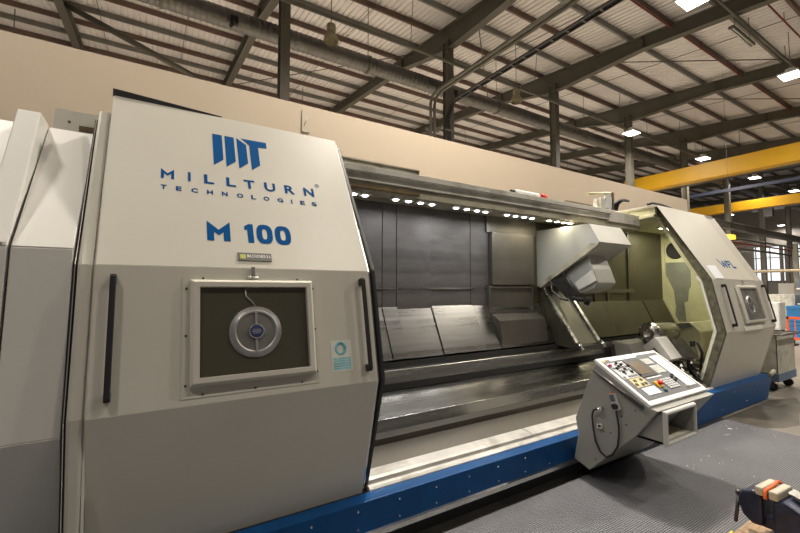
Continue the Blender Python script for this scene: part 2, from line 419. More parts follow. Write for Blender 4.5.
# spiral duct
prof = []
xx = -8.0
while xx < 60:
    prof += [(xx, .262), (xx+.10, .262), (xx+.115, .272), (xx+.135, .272)]; xx += .15
t = thing('spiral_duct', 'long galvanised spiral air duct running under the roof behind the columns', 'duct', (20, 11.75, 9.2))
MB().lathe((0, 11.75, 9.27), (1, 0, 0), prof, 20).build('tube', M['duct'], t)
for q in range(-6, 58, 6):
    MB().lathe((q, 11.75, 9.27), (1, 0, 0), [(0, .262), (0, .29), (.06, .29), (.06, .262)], 24).cyl((q+.03, 11.75, 9.55), (q+.03, 11.75, roofz(11.75)-.02), .012, seg=6).build('hanger', M['pipe'], t)
for q in (1.75, 9.55):
    MB().box(q-.1, q+.1, 11.40, 11.52, 8.98, 9.2).cyl((q, 11.42, 9.02), (q-.12, 11.2, 8.75), .05, seg=10).build('nozzle', M['dark'], t)
# conduits crossing towards the viewer
t = thing('cable_tray', 'dark ladder tray of cables crossing the roof space and dropping down a column', 'cable tray', (8.65, 6, 8.15))
m_ = MB()
for dx in (-.09, .09): m_.box(8.65+dx-.012, 8.65+dx+.012, -3, 10.7, 8.12, 8.18)
yy = -3
while yy < 10.7: m_.box(8.56, 8.74, yy, yy+.05, 8.13, 8.15); yy += .45
m_.build('ladder', M['dark_steel'], t)
for q in range(4):
    dx = -.05+.033*q
    MB().tube([(8.65+dx, -3, 8.18), (8.65+dx, 10.2, 8.18), (8.65+dx, 10.55, 8.05), (8.65+dx*1.5-.05, 10.72, 7.6), (8.7+dx*2, 10.74, 6.8), (8.66+dx, 10.76, 5.5), (8.7+dx, 10.76, 1)], .022, 6).build('cable', M['cable'], t)
for zz in (5.6, 6.4, 7.2): MB().box(8.5, 8.9, 10.7, 10.8, zz, zz+.05).build('clamp', M['pipe'], t)
t = thing('conduit_run', 'pair of bent steel conduits crossing the roof space and dropping behind the wall', 'conduit', (7.95, 6, 8.15))
for dx in (0, -.16):
    MB().tube([(7.95+dx, -3, 8.2), (7.95+dx, 10.2, 8.2), (7.95+dx, 10.5, 8.12), (7.95+dx, 10.6, 7.9), (7.95+dx, 10.6, 2)], .05, 8).build('conduit', M['pipe'], t)
MB().box(7.6, 8.15, 10.62, 10.66, 7.0, 7.06).box(7.6, 8.15, 10.62, 10.66, 6.2, 6.26).build('bracket', M['pipe'], t)

# lamps
def area(name, loc, size, power, col, rot=(0, 0, 0), sy=None, spread=180):
    L = bpy.data.lights.new(name, 'AREA'); L.energy = power; L.color = col
    if sy: L.shape = 'RECTANGLE'; L.size = size; L.size_y = sy
    else: L.shape = 'SQUARE'; L.size = size
    L.spread = math.radians(spread)
    o = bpy.data.objects.new(name, L); C.objects.link(o); o.location = loc; o.rotation_euler = rot
    return o
HIDDEN_FILL = [(x, y) for x in (-3.0, 4.2, 11.4, 18.4, 25.6) for y in (18.0, 13.0)]  # unseen lamps added behind the partition wall to brighten the roof
WARM = (1.0, .92, .80)
lamp0 = None
lamps = [(11.44, 4.4, 9.0, 'lit high bay lamp cut by the top edge of the picture'), (18.4, 4.3, 9.0, 'lit high bay lamp at the right edge under the fourth rafter'),
 (18.94, 9.95, 9.0, 'lit high bay lamp beside the column above the nearest crane girder end'), (26.1, 9.85, 9.0, 'lit high bay lamp just above the nearest yellow girder'),
 (33.5, 9.82, 9.0, 'lit high bay lamp between the two yellow girders'), (40.5, 9.62, 9.0, 'lit high bay lamp above the second yellow girder at the right edge'),
 (48.3, 16.2, 9.0, 'small far lit lamp under the second yellow girder beside a column'), (62-1.5, 15.6, 8.9, 'farthest lit lamp, over the daylit end windows'),
 (4.2, 4.3, 9.0, 'lit high bay lamp overhead above the machine'), (-3.0, 4.3, 9.0, 'lit high bay lamp overhead above the left section'),
 (-3.0, -1.6, 9.0, 'lit high bay lamp overhead behind the viewer at left'), (4.2, -1.6, 9.0, 'lit high bay lamp overhead behind the viewer'), (11.4, -1.6, 9.0, 'lit high bay lamp overhead to the right of the viewer'), (18.4, -1.6, 9.0, 'lit high bay lamp overhead far right of the viewer'), (25.6, 4.3, 9.0, 'lit high bay lamp off the right edge of the picture')]
for (lx, ly, lz, lab) in lamps:
    if lamp0 is None:
        r = thing('high_bay_lamp', lab, 'lamp', (lx, ly, lz), 'lit high bay lamps')
        MB().box(lx-.34, lx+.34, ly-.27, ly+.27, lz, lz+.06).cyl((lx, ly, lz+.06), (lx, ly, lz+.24), .14, seg=12).build('housing', M['white'], r)
        MB().box(lx-.31, lx+.31, ly-.24, ly+.24, lz-.012, lz).build('light_panel', M['lamp'], r)
        MB().cyl((lx, ly, lz+.24), (lx, ly, lz+1.55), .01, seg=6).build('hanging_rod', M['pipe'], r)
        lamp0 = r
    else:
        r = copy_tree(lamp0); r.location = (lx, ly, lz); r['label'] = lab
    if 1:
        area('lamp_light', (lx, ly, lz-.03), .6, ({4.2: 640, -3.0: 215}.get(lx, 250 if lx < 30 else 120)) if ly > 0 else {11.4: 400, 18.4: 260}.get(lx, 150), WARM, sy=.5, spread=165)
where = {-3.0: 'far left', 4.2: 'left', 11.4: 'middle', 18.4: 'right of the middle', 25.6: 'right', 33: 'far right'}
for (lx, ly) in HIDDEN_FILL:
    r = copy_tree(lamp0); r.location = (lx, ly, 7.0)
    r['label'] = 'added unseen fill lamp of the row ' + ('far behind the beige wall, ' if ly > 15 else 'close behind the beige wall, ') + where[lx]
    area('lamp_light', (lx, ly, 6.97), .6, 850, WARM, sy=.5)  # light of the added unseen fill lamps
for (lx, ly, lab) in ((4.2, 10.5, 'unlit yellowed bell lamp hanging in front of the spiral duct, left of centre'), (11.6, 10.3, 'unlit yellowed bell lamp hanging by the duct between the middle columns')):
    r = thing('bell_lamp', lab, 'lamp', (lx, ly, 8.85), 'unlit bell lamps')
    MB().lathe((lx, ly, 8.78), (0, 0, 1), [(0, .20), (.05, .22), (.12, .20), (.26, .12), (.30, .09)], 20).build('shade', M['old_lamp'], r)
    MB().lathe((lx, ly, 9.08), (0, 0, 1), [(0, .09), (.02, .13), (.2, .13), (.25, .05), (.25, 0)], 16).build('gear_housing', M['old_lamp'], r)
    MB().cyl((lx, ly, 9.3), (lx, ly, 11.1), .012, seg=6).build('hanging_rod', M['pipe'], r)

# cranes
def crane(x, w, y0, y1, zb, zt, lab):
    t = thing('crane_girder', lab, 'crane', (x, (y0+y1)/2, zb))
    MB().box(x-w/2, x+w/2, y0, y1, zb, zt).box(x-w/2-.05, x+w/2+.05, y0, y1, zb-.02, zb).build('girder', M['crane'], t)
    MB().box(x-.04, x+.04, y0, y1, zt, zt+.06).build('trolley_rail', M['truss'], t)
    m_ = MB(); yy = y0
    while yy < y1-.4: m_.box(x+w/2+.1, x+w/2+.14, yy, yy+.05, zb+.02, zb+.2); yy += .5
    m_.box(x+w/2+.1, x+w/2+.7, y0, y1, zb+.02, zb+.06).build('walkway', M['dark_steel'], t)
    return t
c1 = crane(23.25, .5, -4, 12.6, 7.15, 7.90, 'nearest yellow overhead crane girder, entering from the right edge')
c2 = crane(34.2, .5, -2, 13.9, 7.07, 7.66, 'second yellow overhead crane girder, below and beyond the nearest one')
MB().box(33.75, 34.05, 9.1, 9.5, 6.4, 6.95).build('hoist', M['dark_steel'], c2)
tag(MB().box(28.6, 28.75, 1, 12, 7.42, 7.60).cyl((28.67, 2, 7.6), (28.67, 2, roofz(2)-.23), .012, seg=6).cyl((28.67, 9, 7.6), (28.67, 9, roofz(9)-.23), .012, seg=6).build('blue_girder', M['rail_blue']), 'slim blue girder seen between the two yellow crane girders', 'girder')
c3 = crane(49, .5, 6, 9.9, 6.6, 7.5, 'far yellow crane girder by the end windows at the right edge')
m_ = MB().box(15.5, 61, 10.55, 10.85, 6.0, 6.03).box(15.5, 61, 10.55, 10.85, 5.55, 5.58).box(15.5, 61, 10.69, 10.71, 5.58, 6.0)
tag(m_.build('runway_beam', M['runway']), 'long grey runway beam along the columns under the crane girders', 'beam')
for i, (yy, zz, r_, lab) in enumerate(((10.2, 4.9, .06, 'upper of the long pipes below the runway beam'), (9.9, 4.55, .05, 'second of the long pipes below the runway beam'), (9.9, 4.2, .07, 'lowest of the long pipes below the runway beam'))):
    m_ = MB().cyl((20, yy, zz), (60, yy, zz), r_, seg=10)
    for cx in CX[4:]: m_.box(cx-.03, cx+.03, yy, 10.85, zz-r_-.03, zz-r_)
    tag(m_.build('service_pipe', M['pipe_red' if i == 1 else 'pipe']), lab, 'pipe')
tag(MB().box(19.75, 20.25, 6.63, 6.83, 3.74, 3.92).build('exit_lamp', mat('yellow_lamp_lens', (.9, .6, .05), .4, emit=1.2)), 'small glowing yellow lamp right of the far door top', 'lamp')
MB().cyl((20, 6.73, 3.92), (20, 6.73, roofz(6.73)-.23), .006, seg=6).build('hanging_rod', M['pipe'], bpy.data.objects['exit_lamp'])

# far floor clutter at right
for i, (px, py, h, lab) in enumerate([(30, 7.2, 4.2, 'thin post just right of the far door top edge'), (31.5, 7.6, 4.0, 'second thin grey post beyond the machine'), (40, 10.4, 5.0, 'third grey post beyond the machine, doubled with a pipe'), (41.5, 10.45, 5.0, 'fourth grey post before the white end windows'), (47, 11.9, 5.2, 'fifth grey post before the white end windows'), (52, 11.6, 5.0, 'post near the right edge before the windows')]):
    tag(MB().box(px-.09, px+.09, py-.09, py+.09, 0, h).box(px-.2, px+.2, py-.2, py+.2, 0, .04).build('steel_post', M['pipe']), lab, 'post')
t = thing('height_barrier', 'pale cream horizontal barrier beam crossing behind the far door', 'barrier', (14, 2.5, 0))
MB().cyl((14, -.5, 2.2), (14, 4.48, 2.19), .035, seg=8).build('bar', mat('cream_bar', (.7, .58, .4), .5), t)
MB().cyl((14, 4.45, 0), (14, 4.45, 2.25), .04, seg=8).build('post', M['pipe'], t)
MB().cyl((14, -.45, 0), (14, -.45, 2.25), .04, seg=8).build('post', M['pipe'], t)
t = thing('storage_cabinet', 'pale grey cabinet standing behind the right end of the machine', 'cabinet', (21.7, 6.05, 0))
MB().box(21.4, 22.1, 5.70, 6.40, .08, 1.18).build('body', M['cabinet'], t, bevel=.01)
MB().box(21.38, 21.4, 5.73, 6.04, .14, 1.14).build('door', M['cabinet'], t)
MB().box(21.38, 21.4, 6.06, 6.37, .14, 1.14).build('door', M['cabinet'], t)
MB().box(21.45, 22.05, 5.75, 6.35, 0, .08).build('plinth', M['dark'], t)
t = thing('white_railing', 'white steel railing beyond the pale cabinet', 'railing', (24, 4.6, 0))
for q in (3.2, 4.4, 5.6): MB().box(23.97, 24.03, q-.03, q+.03, 0, 1.75).build('post', M['white'], t)
MB().box(23.97, 24.03, 3.1, 5.8, 1.70, 1.76).box(23.97, 24.03, 3.1, 5.8, 1.05, 1.09).build('rail', M['white'], t)
for (a, b, c, d, h, m, lab, nm, ct) in [(27, 28.2, 6.6, 7.6, 1.45, 'bin', 'grey machine cabinet in the far aisle beside the blue box', 'machine_cabinet', 'cabinet'),
   (26.5, 27.4, 5.9, 6.3, 2.2, 'crate', 'small blue unit beside the posts above the railing', 'blue_unit', 'cabinet'),
   (36, 38, 8.0, 9.6, 2.1, 'far_wall', 'grey machine tool far down the aisle', 'machine_tool', 'machine'),
   (30, 32, 3.6, 4.9, 1.3, 'bin', 'low grey bench far down the aisle at the right edge', 'workbench', 'bench')]:
    o = MB().box(a, b, c, d, .1, h).box(a+.05, b-.05, c+.05, d-.05, 0, .1).box(a-.02, a, c+.08, (c+d)/2-.02, .2, h-.1).box(a-.02, a, (c+d)/2+.02, d-.08, .2, h-.1).build(nm, M[m], bevel=.02)
    tag(o, lab, ct)
for i, (yy, h, lab) in enumerate([(5.10, .56, 'left blue plastic crate behind the orange barriers'), (4.22, .56, 'right blue plastic crate behind the orange barriers')]):
    for lvl in (0, 1):
        m_ = MB()
        z0 = lvl*.57
        m_.box(21-.3+1, 22.3, yy-.42, yy+.42, z0, z0+.04)
        for (x0, x1, y0, y1) in ((21.7, 21.74, yy-.42, yy+.42), (22.26, 22.3, yy-.42, yy+.42), (21.7, 22.3, yy-.42, yy-.38), (21.7, 22.3, yy+.38, yy+.42)):
            pass
        m_.v = []; m_.f = []; m_.sm = []
        x0, x1 = 19.2, 20.0; y0, y1 = yy-1.0, yy-.16
        m_.box(x0, x1, y0, y1, z0, z0+.04).box(x0, x0+.04, y0, y1, z0+.04, z0+.55).box(x1-.04, x1, y0, y1, z0+.04, z0+.55)
        m_.box(x0+.04, x1-.04, y0, y0+.04, z0+.04, z0+.55).box(x0+.04, x1-.04, y1-.04, y1, z0+.04, z0+.55)
        m_.box(x0-.02, x0, y0, y1, z0+.45, z0+.55)
        tag(m_.build('plastic_crate', M['crate'], bevel=.008), lab + (', topmost of its pair' if lvl else ', bottom of its pair'), 'crate', 'blue crates')
def barrier(x, y0, y1, lab):
    t = thing('safety_barrier', lab, 'barrier', (x, (y0+y1)/2, 0), 'orange barriers')
    m_ = MB().box(x-.025, x+.025, y0, y1, .80, .87).box(x-.025, x+.025, y0, y1, .18, .24)
    m_.box(x-.025, x+.025, y0, y0+.05, .18, .87).box(x-.025, x+.025, y1-.05, y1, .18, .87)
    n = int((y1-y0)/.16)
    for i in range(1, n): q = y0+(y1-y0)*i/n; m_.box(x-.015, x+.015, q-.012, q+.012, .24, .80)
    m_.build('panel', M['orange'], t)
    for q in (y0+.15, y1-.15): MB().box(x-.25, x+.25, q-.04, q+.04, 0, .05).box(x-.02, x+.02, q-.02, q+.02, .05, .2).build('foot', M['dark'], t)
barrier(16.7, 3.35, 4.3, 'orange plastic safety barrier nearest the pale cabinet')
barrier(16.9, 2.2, 3.25, 'orange plastic safety barrier at the right edge of the picture')

# wheeled bin behind the machine
t = thing('wheeled_bin', 'scuffed grey steel bin on castors behind the blue base', 'bin', (9.3, 2.6, 0))
m_ = MB(); x0, x1, y0, y1 = 8.93, 9.80, 2.44, 3.15
m_.box(x0, x1, y0, y0+.01, .30, .95).box(x0, x1, y1-.01, y1, .30, .95).box(x0, x0+.01, y0, y1, .30, .95).box(x1-.01, x1, y0, y1, .30, .95).build('body', M['bin'], t)
MB().frame(((x0+x1)/2, (y0+y1)/2, .94), (1, 0, 0), (0, 1, 0), (0, 0, 1), .47, .445, .04, 0, .025).build('rim', M['dark_steel'], t)
MB().box(x0-.01, x1+.01, y0-.01, y1+.01, .17, .30).build('base_band', M['bin_blue'], t)
for (qx, qy) in ((x0+.08, y0+.1), (x1-.1, y0+.08), (x0+.08, y1-.1), (x1-.1, y1-.1)):
    w = MB().cyl((qx-.02, qy, .07), (qx+.02, qy, .07), .07, seg=18).build('castor', M['black'], t)
    MB().box(qx-.035, qx-.025, qy-.03, qy+.03, .05, .17).box(qx+.025, qx+.035, qy-.03, qy+.03, .05, .17).build('fork', M['dark_steel'], w)

# wall marker plate
tag(MB().box(1.93, 2.05, 5.985, 6.0, 4.16, 4.50).cyl((1.96, 5.98, 4.25), (2.02, 5.98, 4.42), .006, seg=6).build('wall_plate', mat('wall_cover_paint', (.42, .36, .28), .6)), 'small narrow cover plate on the beige wall above the door corner', 'plate')

# ------------------------------------------------------------ rubber mat and crumbs
tag(MB().box(-8, 6.46, -7, 2.32, 0, .014).build('floor_mat', M['mat']), 'dark ribbed rubber mat covering the floor in front of the machine', 'mat')
tag(MB().prism([(6.51, 1.92), (6.51, 2.36), (8.2, 2.36), (8.75, 2.2), (8.2, 1.95), (7.6, 1.88), (7.04, 1.74), (6.75, 1.80)], 0, .0015, 'z').build('painted_shadow', M['shadow']), 'dark patch painting the machine shadow on the concrete floor beside the mat corner', 'shadow')  # flat dark patch that paints the machine's shadow onto the floor
rnd = random.Random(3)
m_ = MB()
for i in range(70):
    cx, cy = rnd.uniform(4.4, 6.4), rnd.uniform(-.2, 2.25)
    a = rnd.uniform(0, 3.1); s = rnd.uniform(.002, .006) * (4 if rnd.random() < .06 else 1)
    m_.obox((cx, cy, .0155), (math.cos(a), math.sin(a), 0), (-math.sin(a), math.cos(a), 0), (0, 0, 1), s, s*.5, .0015)
o = m_.build('metal_swarf', M['white']); tag(o, 'scattered pale chips of swarf lying on the rubber mat', 'swarf'); o['kind'] = 'stuff'

# ------------------------------------------------------------ the machine
X_ = Vector((1, 0, 0))
P = [(3.05, 2.94), (2.445, 1.84), (2.30, 1.133), (2.52, .339)]       # door section (y, z)
US = nrm((0, .605, 1.10)); UN = nrm((0, -1.10, .605))
MS = nrm((0, .145, .707)); MN = nrm((0, -.707, .145))
LS = nrm((0, -.22, .794)); LN = nrm((0, -.794, -.22))
O1 = Vector((0, 2.445, 1.84)); O2 = Vector((0, 2.30, 1.133)); O3 = Vector((0, 2.52, .339))
mach = thing('milling_machine', 'huge cream and grey turning and milling machine with a blue base', 'machine', (3.5, 3.2, 0))

# --- base
sk = MB().prism([(2.39, .10), (2.39, .348), (2.495, .348), (2.495, .10)], -3.0, 4.4)
sk.build('base_skirt', M['blue'], mach, bevel=.004)
sk2 = MB().add([(4.402, 2.39, .012), (8.25, 2.39, .012), (8.50, 2.39, .348), (4.402, 2.39, .348), (4.402, 2.52, .012), (8.25, 2.9, .012), (8.50, 2.9, .348), (4.402, 2.52, .348)],
               [(0, 1, 2, 3), (7, 6, 5, 4), (0, 4, 5, 1), (1, 5, 6, 2), (2, 6, 7, 3), (3, 7, 4, 0)]).build('base_skirt', M['blue'], mach, bevel=.004)
b_ = MB()
for i in range(14): b_.cyl((-1.0+i*.31, 2.391, .30), (-1.0+i*.31, 2.384, .30), .006, seg=8)
for i in range(14): b_.cyl((-1.0+i*.31, 2.391, .19), (-1.0+i*.31, 2.384, .19), .005, seg=8)
for i in range(9): b_.cyl((4.9+i*.42, 2.391, .10+.18*(i % 2)), (4.9+i*.42, 2.384, .10+.18*(i % 2)), .009, seg=8)
b_.build('bolt_heads', M['chrome'], mach)
MB().prism([(2.372, .118), (2.372, .150), (2.39, .155), (2.39, .113)], -3.0, 4.4).build('trim_rail', M['chrome'], mach)
MB().box(-3, 4.4, 2.42, 2.50, .012, .10).build('kick_recess', M['dark'], mach)
MB().box(-3, 6.5, 2.33, 2.5, .0, .01).build('dark_floor_strip', M['dark_steel'], mach)  # dark strip laid on the floor between mat and base
MB().box(-3, 8.3, 2.5, 4.3, .02, .335).build('bed_casting', M['dark_steel'], mach)
# --- sill and bed ways (all along x)
XL, XR = -2.5, 8.3
MB().prism([(2.497, .335), (2.497, .352), (2.512, .368), (2.535, .372), (2.545, .335)], 1.31, 6.65).build('sill', M['sill'], mach, bevel=.002)
MB().prism([(2.545, .335), (2.55, .392), (2.57, .404), (2.67, .412), (2.67, .335)], 1.31, 3.0).build('sill', M['sill'], mach, bevel=.003)
MB().prism([(2.545, .335), (2.55, .392), (2.57, .404), (2.67, .412), (2.67, .335)], 3.01, 6.65).build('sill', M['sill'], mach, bevel=.003)
MB().prism([(2.672, .335), (2.672, .408), (2.93, .447), (2.95, .335)], XL, XR).build('apron', M['apron'], mach)
MB().box(XL, XR, 2.95, 3.0, .335, .44).build('shadow_gap', M['dark'], mach)
MB().prism([(2.955, .36), (2.945, .492), (3.02, .512), (3.045, .36)], XL, XR).build('rear_apron', M['apron'], mach)
MB().prism([(3.045, .36), (3.045, .482), (3.085, .592), (3.50, .730), (3.54, .36)], XL, XR).build('bed_way', M['bed'], mach, bevel=.003)
MB().prism([(3.47, .74), (3.46, .79), (3.50, .905), (3.585, .925), (3.6, .60), (3.5, .60)], XL, XR).build('bed_way', M['bed'], mach, bevel=.004)
MB().box(XL, XR, 3.452, 3.5, .722, .788).build('shadow_gap', M['dark'], mach)  # dark strip painting in the shade between the two bed ways
MB().box(XL, XR, 3.585, 3.66, .8, .965).build('shadow_gap', M['dark'], mach)
# --- slanted covers and back panels, one sheet each
def yz(f, off=0):
    y_ = 3.60+.25*f; z_ = .985+.531*f
    return (y_ - .905*off, z_ + .425*off)
seams = [-2.4, -1.0, .6, 1.6, 2.155, 2.345, 2.82, 3.46, 3.72, 4.72]
for i in range(len(seams)-1):
    a, b = seams[i]+.0015, seams[i+1]-.0015
    off = (.012, 0, .014, .002)[i % 4]
    MB().prism([yz(0, off), yz(1, off), (3.87, 1.50), (3.64, .97)], a, b).build('slanted_cover', M['cover_steel'], mach, bevel=.002)
seams = [4.75, 5.45, 5.62, 6.28, 6.88, 7.5, 8.28]
for i in range(len(seams)-1):
    off = (.010, 0, .012)[i % 3]
    MB().prism([yz(0, off), yz(1, off), (3.87, 1.50), (3.64, .97)], seams[i]+.002, seams[i+1]-.002).build('slanted_cover', M['olive'], mach, bevel=.002)
seams = [-2.4, -.8, .6, 1.5, 2.16, 2.34, 2.81, 3.44, 3.75]
for i in range(len(seams)-1):
    off = (.0, .006, .012)[i % 3]
    MB().box(seams[i]+.0015, seams[i+1]-.0015, 3.85-off, 3.88, 1.735, 2.82).build('back_panel', M['smoked'], mach, bevel=.002)
    MB().box(seams[i]+.0015, seams[i+1]-.0015, 3.85-off, 3.88, 1.50, 1.725).build('back_panel', M['smoked'], mach, bevel=.002)
MB().box(1.5, 3.50, 3.838, 3.85, 1.715, 1.735).build('joint_strip', M['steel'], mach)
MB().box(-2.5, 8.4, 3.885, 4.3, .33, 2.85).build('rear_casing', M['grey_paint'], mach)
for (a, b) in ((4.55, 5.5), (5.5, 6.1), (6.1, 7.0), (7.0, 7.12), (7.12, 8.28)):
    MB().box(a+.004, b-.004, 3.85, 3.88, 1.52, 2.82).build('back_panel', M['olive'], mach, bevel=.002)
# guide strips on the back panels
for a in (6.05, 6.4, 7.05): MB().box(a, a+.03, 3.83, 3.85, 1.52, 2.7).build('guide_strip', M['bronze'], mach)
MB().box(5.9, 7.2, 3.82, 3.85, 1.66, 1.72).build('guide_strip', M['bronze'], mach)
# protruding telescopic cover
MB().box(3.70, 4.66, 3.82, 3.88, 2.46, 2.80).build('telescopic_cover', M['bronze'], mach, bevel=.004)
MB().box(3.755, 4.55, 3.775, 3.88, 1.775, 2.47).build('telescopic_cover', M['bronze'], mach, bevel=.006)
tr = MB().box(3.70, 4.56, 3.82, 3.88, 1.40, 1.77).build('tray_panel', M['bronze'], mach)
MB().frame((4.13, 3.82, 1.585), (1, 0, 0), (0, 0, 1), (0, -1, 0), .42, .18, .03, 0, .03).build('tray_rim', M['bronze'], tr)
MB().prism([(3.79, 1.40), (3.64, 1.32), (3.60, .99), (3.66, .97), (3.85, 1.40)], 3.74, 4.60).build('tray_ramp', M['bronze'], mach)
# --- tool carriage
MB().prism([(3.86, 1.86), (3.72, 1.62), (3.29, .99), (3.33, .93), (3.62, .96), (3.86, 1.5)], 4.76, 5.32).build('saddle', M['olive'], mach)
for (a, b) in ((4.73, 4.79), (5.22, 5.28)):
    r_ = MB().prism([(3.86, 1.90), (3.70, 1.64), (3.265, 1.01), (3.29, .99), (3.72, 1.60), (3.88, 1.86)], a, b).build('guide_rail', M['steel'], mach, bevel=.004)
    MB().cyl((a+.02, 3.26, 1.02), (a+.02, 3.19, .94), .025, seg=10).build('rail_end', M['chrome'], r_)
MB().box(4.68, 5.42, 3.2, 3.32, .93, .985).build('wiper', M['dark_steel'], mach)
hd = MB().prism([(3.86, 2.555), (3.03, 2.549), (2.89, 2.299), (3.82, 1.752), (3.86, 1.752)], 4.70, 5.42).build('tool_head', M['head_paint'], mach, bevel=.006)
MB().prism([(3.0, 2.30), (2.905, 2.27), (3.80, 1.735), (3.82, 1.78)], 4.692, 4.75).build('edge_strip', M['grime'], hd)
sh = MB().prism([(3.47, 1.93), (3.13, 2.16), (3.05, 1.975), (2.99, 1.80), (3.05, 1.73), (3.25, 1.66), (3.34, 1.74)], 4.80, 5.20).build('tool_spindle', M['head_paint'], mach, bevel=.008)
MB().prism([(3.055, 1.96), (3.30, 1.80), (3.24, 1.70), (3.0, 1.82)], 4.76, 4.80).build('spindle_flange', M['beam'], sh, bevel=.01)
tb = MB().prism([(3.62, 1.82), (3.44, 1.90), (3.24, 1.66), (3.40, 1.60)], 4.72, 5.05).build('tool_holder', M['dark_steel'], mach)
MB().tube([(4.70, 3.63, 1.83), (4.70, 3.60, 1.70), (4.70, 3.48, 1.60), (4.70, 3.36, 1.57)], .016, 8).build('clamp_arm', M['dark_steel'], tb)
MB().tube([(4.70, 3.42, 1.93), (4.70, 3.30, 1.78), (4.70, 3.22, 1.66)], .012, 8).build('clamp_arm', M['dark_steel'], tb)
MB().cyl((4.72, 3.3, 1.60), (4.72, 3.12, 1.58), .03, seg=10).cyl((4.8, 3.12, 1.62), (4.8, 3.16, 1.52), .035, seg=10).build('coupling', M['dark'], tb)
# --- top beam with lamps
MB().box(.3, 2.27, 3.29, 3.33, 2.83, 2.90).box(.3, 2.27, 3.28, 3.34, 2.895, 2.91).build('top_rail', M['grime'], mach)
MB().prism([(3.30, 2.725), (3.30, 2.79), (3.27, 2.80), (3.27, 2.86), (3.40, 2.86), (3.9, 2.92), (3.9, 2.725)], -.25, 5.62).build('top_beam', M['beam'], mach, bevel=.004)
MB().box(-.25, 5.6, 3.262, 3.27, 2.79, 2.803).build('edge_trim', M['chrome'], mach)
MB().prism([(3.33, 2.635), (3.33, 2.72), (3.88, 2.72), (3.88, 2.68), (3.50, 2.66), (3.48, 2.635)], 1.0, 6.5).build('lamp_beam', M['grime'], mach)
MB().box(1.2, 2.3, 3.31, 3.33, 2.66, 2.69).build('rust_strip', M['rust_brown'], mach)
ledx = [(x_, 0) for x_ in (1.60, 1.72, 2.065, 2.215, 2.365, 2.51, 2.84, 2.995, 3.147, 3.28, 3.63, 3.78, 3.93, 4.077)] + [(x_, 1) for x_ in (4.406, 4.568, 4.715, 4.844)]
for lx, w in ledx:
    l_ = MB().box(lx-.05, lx+.05, 3.36, 3.44, 2.612, 2.634).build('spot_lamp', M['beam'], mach)
    MB().cyl((lx, 3.40, 2.612), (lx, 3.40, 2.604), .026, seg=12).build('lens', M['led_warm' if w else 'led'], l_)
for (a, b, w, pw) in ((2.05, 2.55, 0, 4), (2.83, 3.3, 0, 6.5), (3.6, 4.1, 0, 5), (4.4, 4.86, 1, 3)):
    area('machine_lamp_light', ((a+b)/2, 3.40, 2.598), b-a, pw, (1, .93, .72) if w else (.93, .96, 1.0), sy=.04)
# things lying on the beam
t = thing('tube_lamp', 'white tube with a red end cap lying on top of the machine beam', 'tube', (3.9, 3.32, 2.86))
MB().cyl((3.70, 3.34, 2.892), (4.14, 3.34, 2.892), .03, seg=12).build('tube', M['white'], t)
MB().cyl((4.14, 3.34, 2.895), (4.27, 3.34, 2.895), .034, seg=12).build('end_cap', M['red'], t)
MB().cyl((3.64, 3.34, 2.885), (3.70, 3.34, 2.885), .025, seg=10).build('socket', M['dark'], t)
tag(MB().box(4.62, 5.18, 3.29, 3.36, 2.862, 2.885).build('cover_strip', M['rust_brown']), 'rusty dark strip lying on the beam left of the cable bracket', 'strip')

# --- M100 door
X0, X1 = -.229, 1.262
# door is one sliding unit; panels of different colour are its sub-parts
door = MB().slab([(3.058, 2.925), (2.453, 1.84), (2.308, 1.133), (2.528, .345)], .045, X0+.004, X1-.002).build('sliding_door', M['grey_paint'], mach)
door['label'] = 'near sliding door marked M 100'
up = MB().slab([P[0], P[1]], .006, X0, X1).build('upper_panel', M['cream'], door, bevel=.002)
MB().slab([P[1], P[2]], .006, X0, X1).build('middle_panel', M['cream'], door, bevel=.002)
MB().slab([P[2], P[3]], .006, X0, X1).build('lower_panel', M['cream'], door, bevel=.002)
MB().slab([(3.08, 2.92), (2.475, 1.84), (2.33, 1.133), (2.545, .35)], .05, X1-.01, X1+.032).build('edge_trim', M['chrome'], door, bevel=.006)
MB().slab([(3.085, 2.90), (2.455, 1.85), (2.305, 1.133), (2.54, .37)], .05, X1+.032, X1+.058).build('rubber_seal', M['black'], door, bevel=.004)
MB().add([(X0-.005, 3.05, 2.935), (.40, 3.05, 2.935), (.40, 3.05, 2.947), (X0-.005, 3.05, 2.985), (X0-.005, 3.12, 2.935), (.40, 3.12, 2.935), (.40, 3.12, 2.947), (X0-.005, 3.12, 2.985)], [(0, 1, 2, 3), (7, 6, 5, 4), (0, 4, 5, 1), (1, 5, 6, 2), (2, 6, 7, 3), (3, 7, 4, 0)]).build('top_lip', M['black'], door)
def on(o, u, v, n, x, y, h=0): return Vector(o) + Vector(u)*x + Vector(v)*y + Vector(n)*h
def poly(mb, o, u, v, n, pts, h):
    return mb.add([on(o, u, v, n, a, b, h) for a, b in pts] + [on(o, u, v, n, a, b, 0.0001) for a, b in pts],
                  [tuple(range(len(pts)))] + [(i, (i+1) % len(pts), len(pts)+(i+1) % len(pts), len(pts)+i) for i in range(len(pts))])
lg = MB()
for pts in ([(.330, 1.070), (.390, 1.071), (.390, .841), (.330, .781)], [(.407, 1.070), (.467, 1.071), (.467, .841), (.407, .783)],
            [(.484, 1.071), (.546, 1.018), (.546, .842), (.486, .783)], [(.515, 1.075), (.688, 1.076), (.688, 1.019), (.627, 1.014), (.626, .841), (.567, .785), (.567, 1.018)]):
    poly(lg, O1, X_, US, UN, pts, .0015)
lg.build('company_emblem', M['logo_blue'], door)
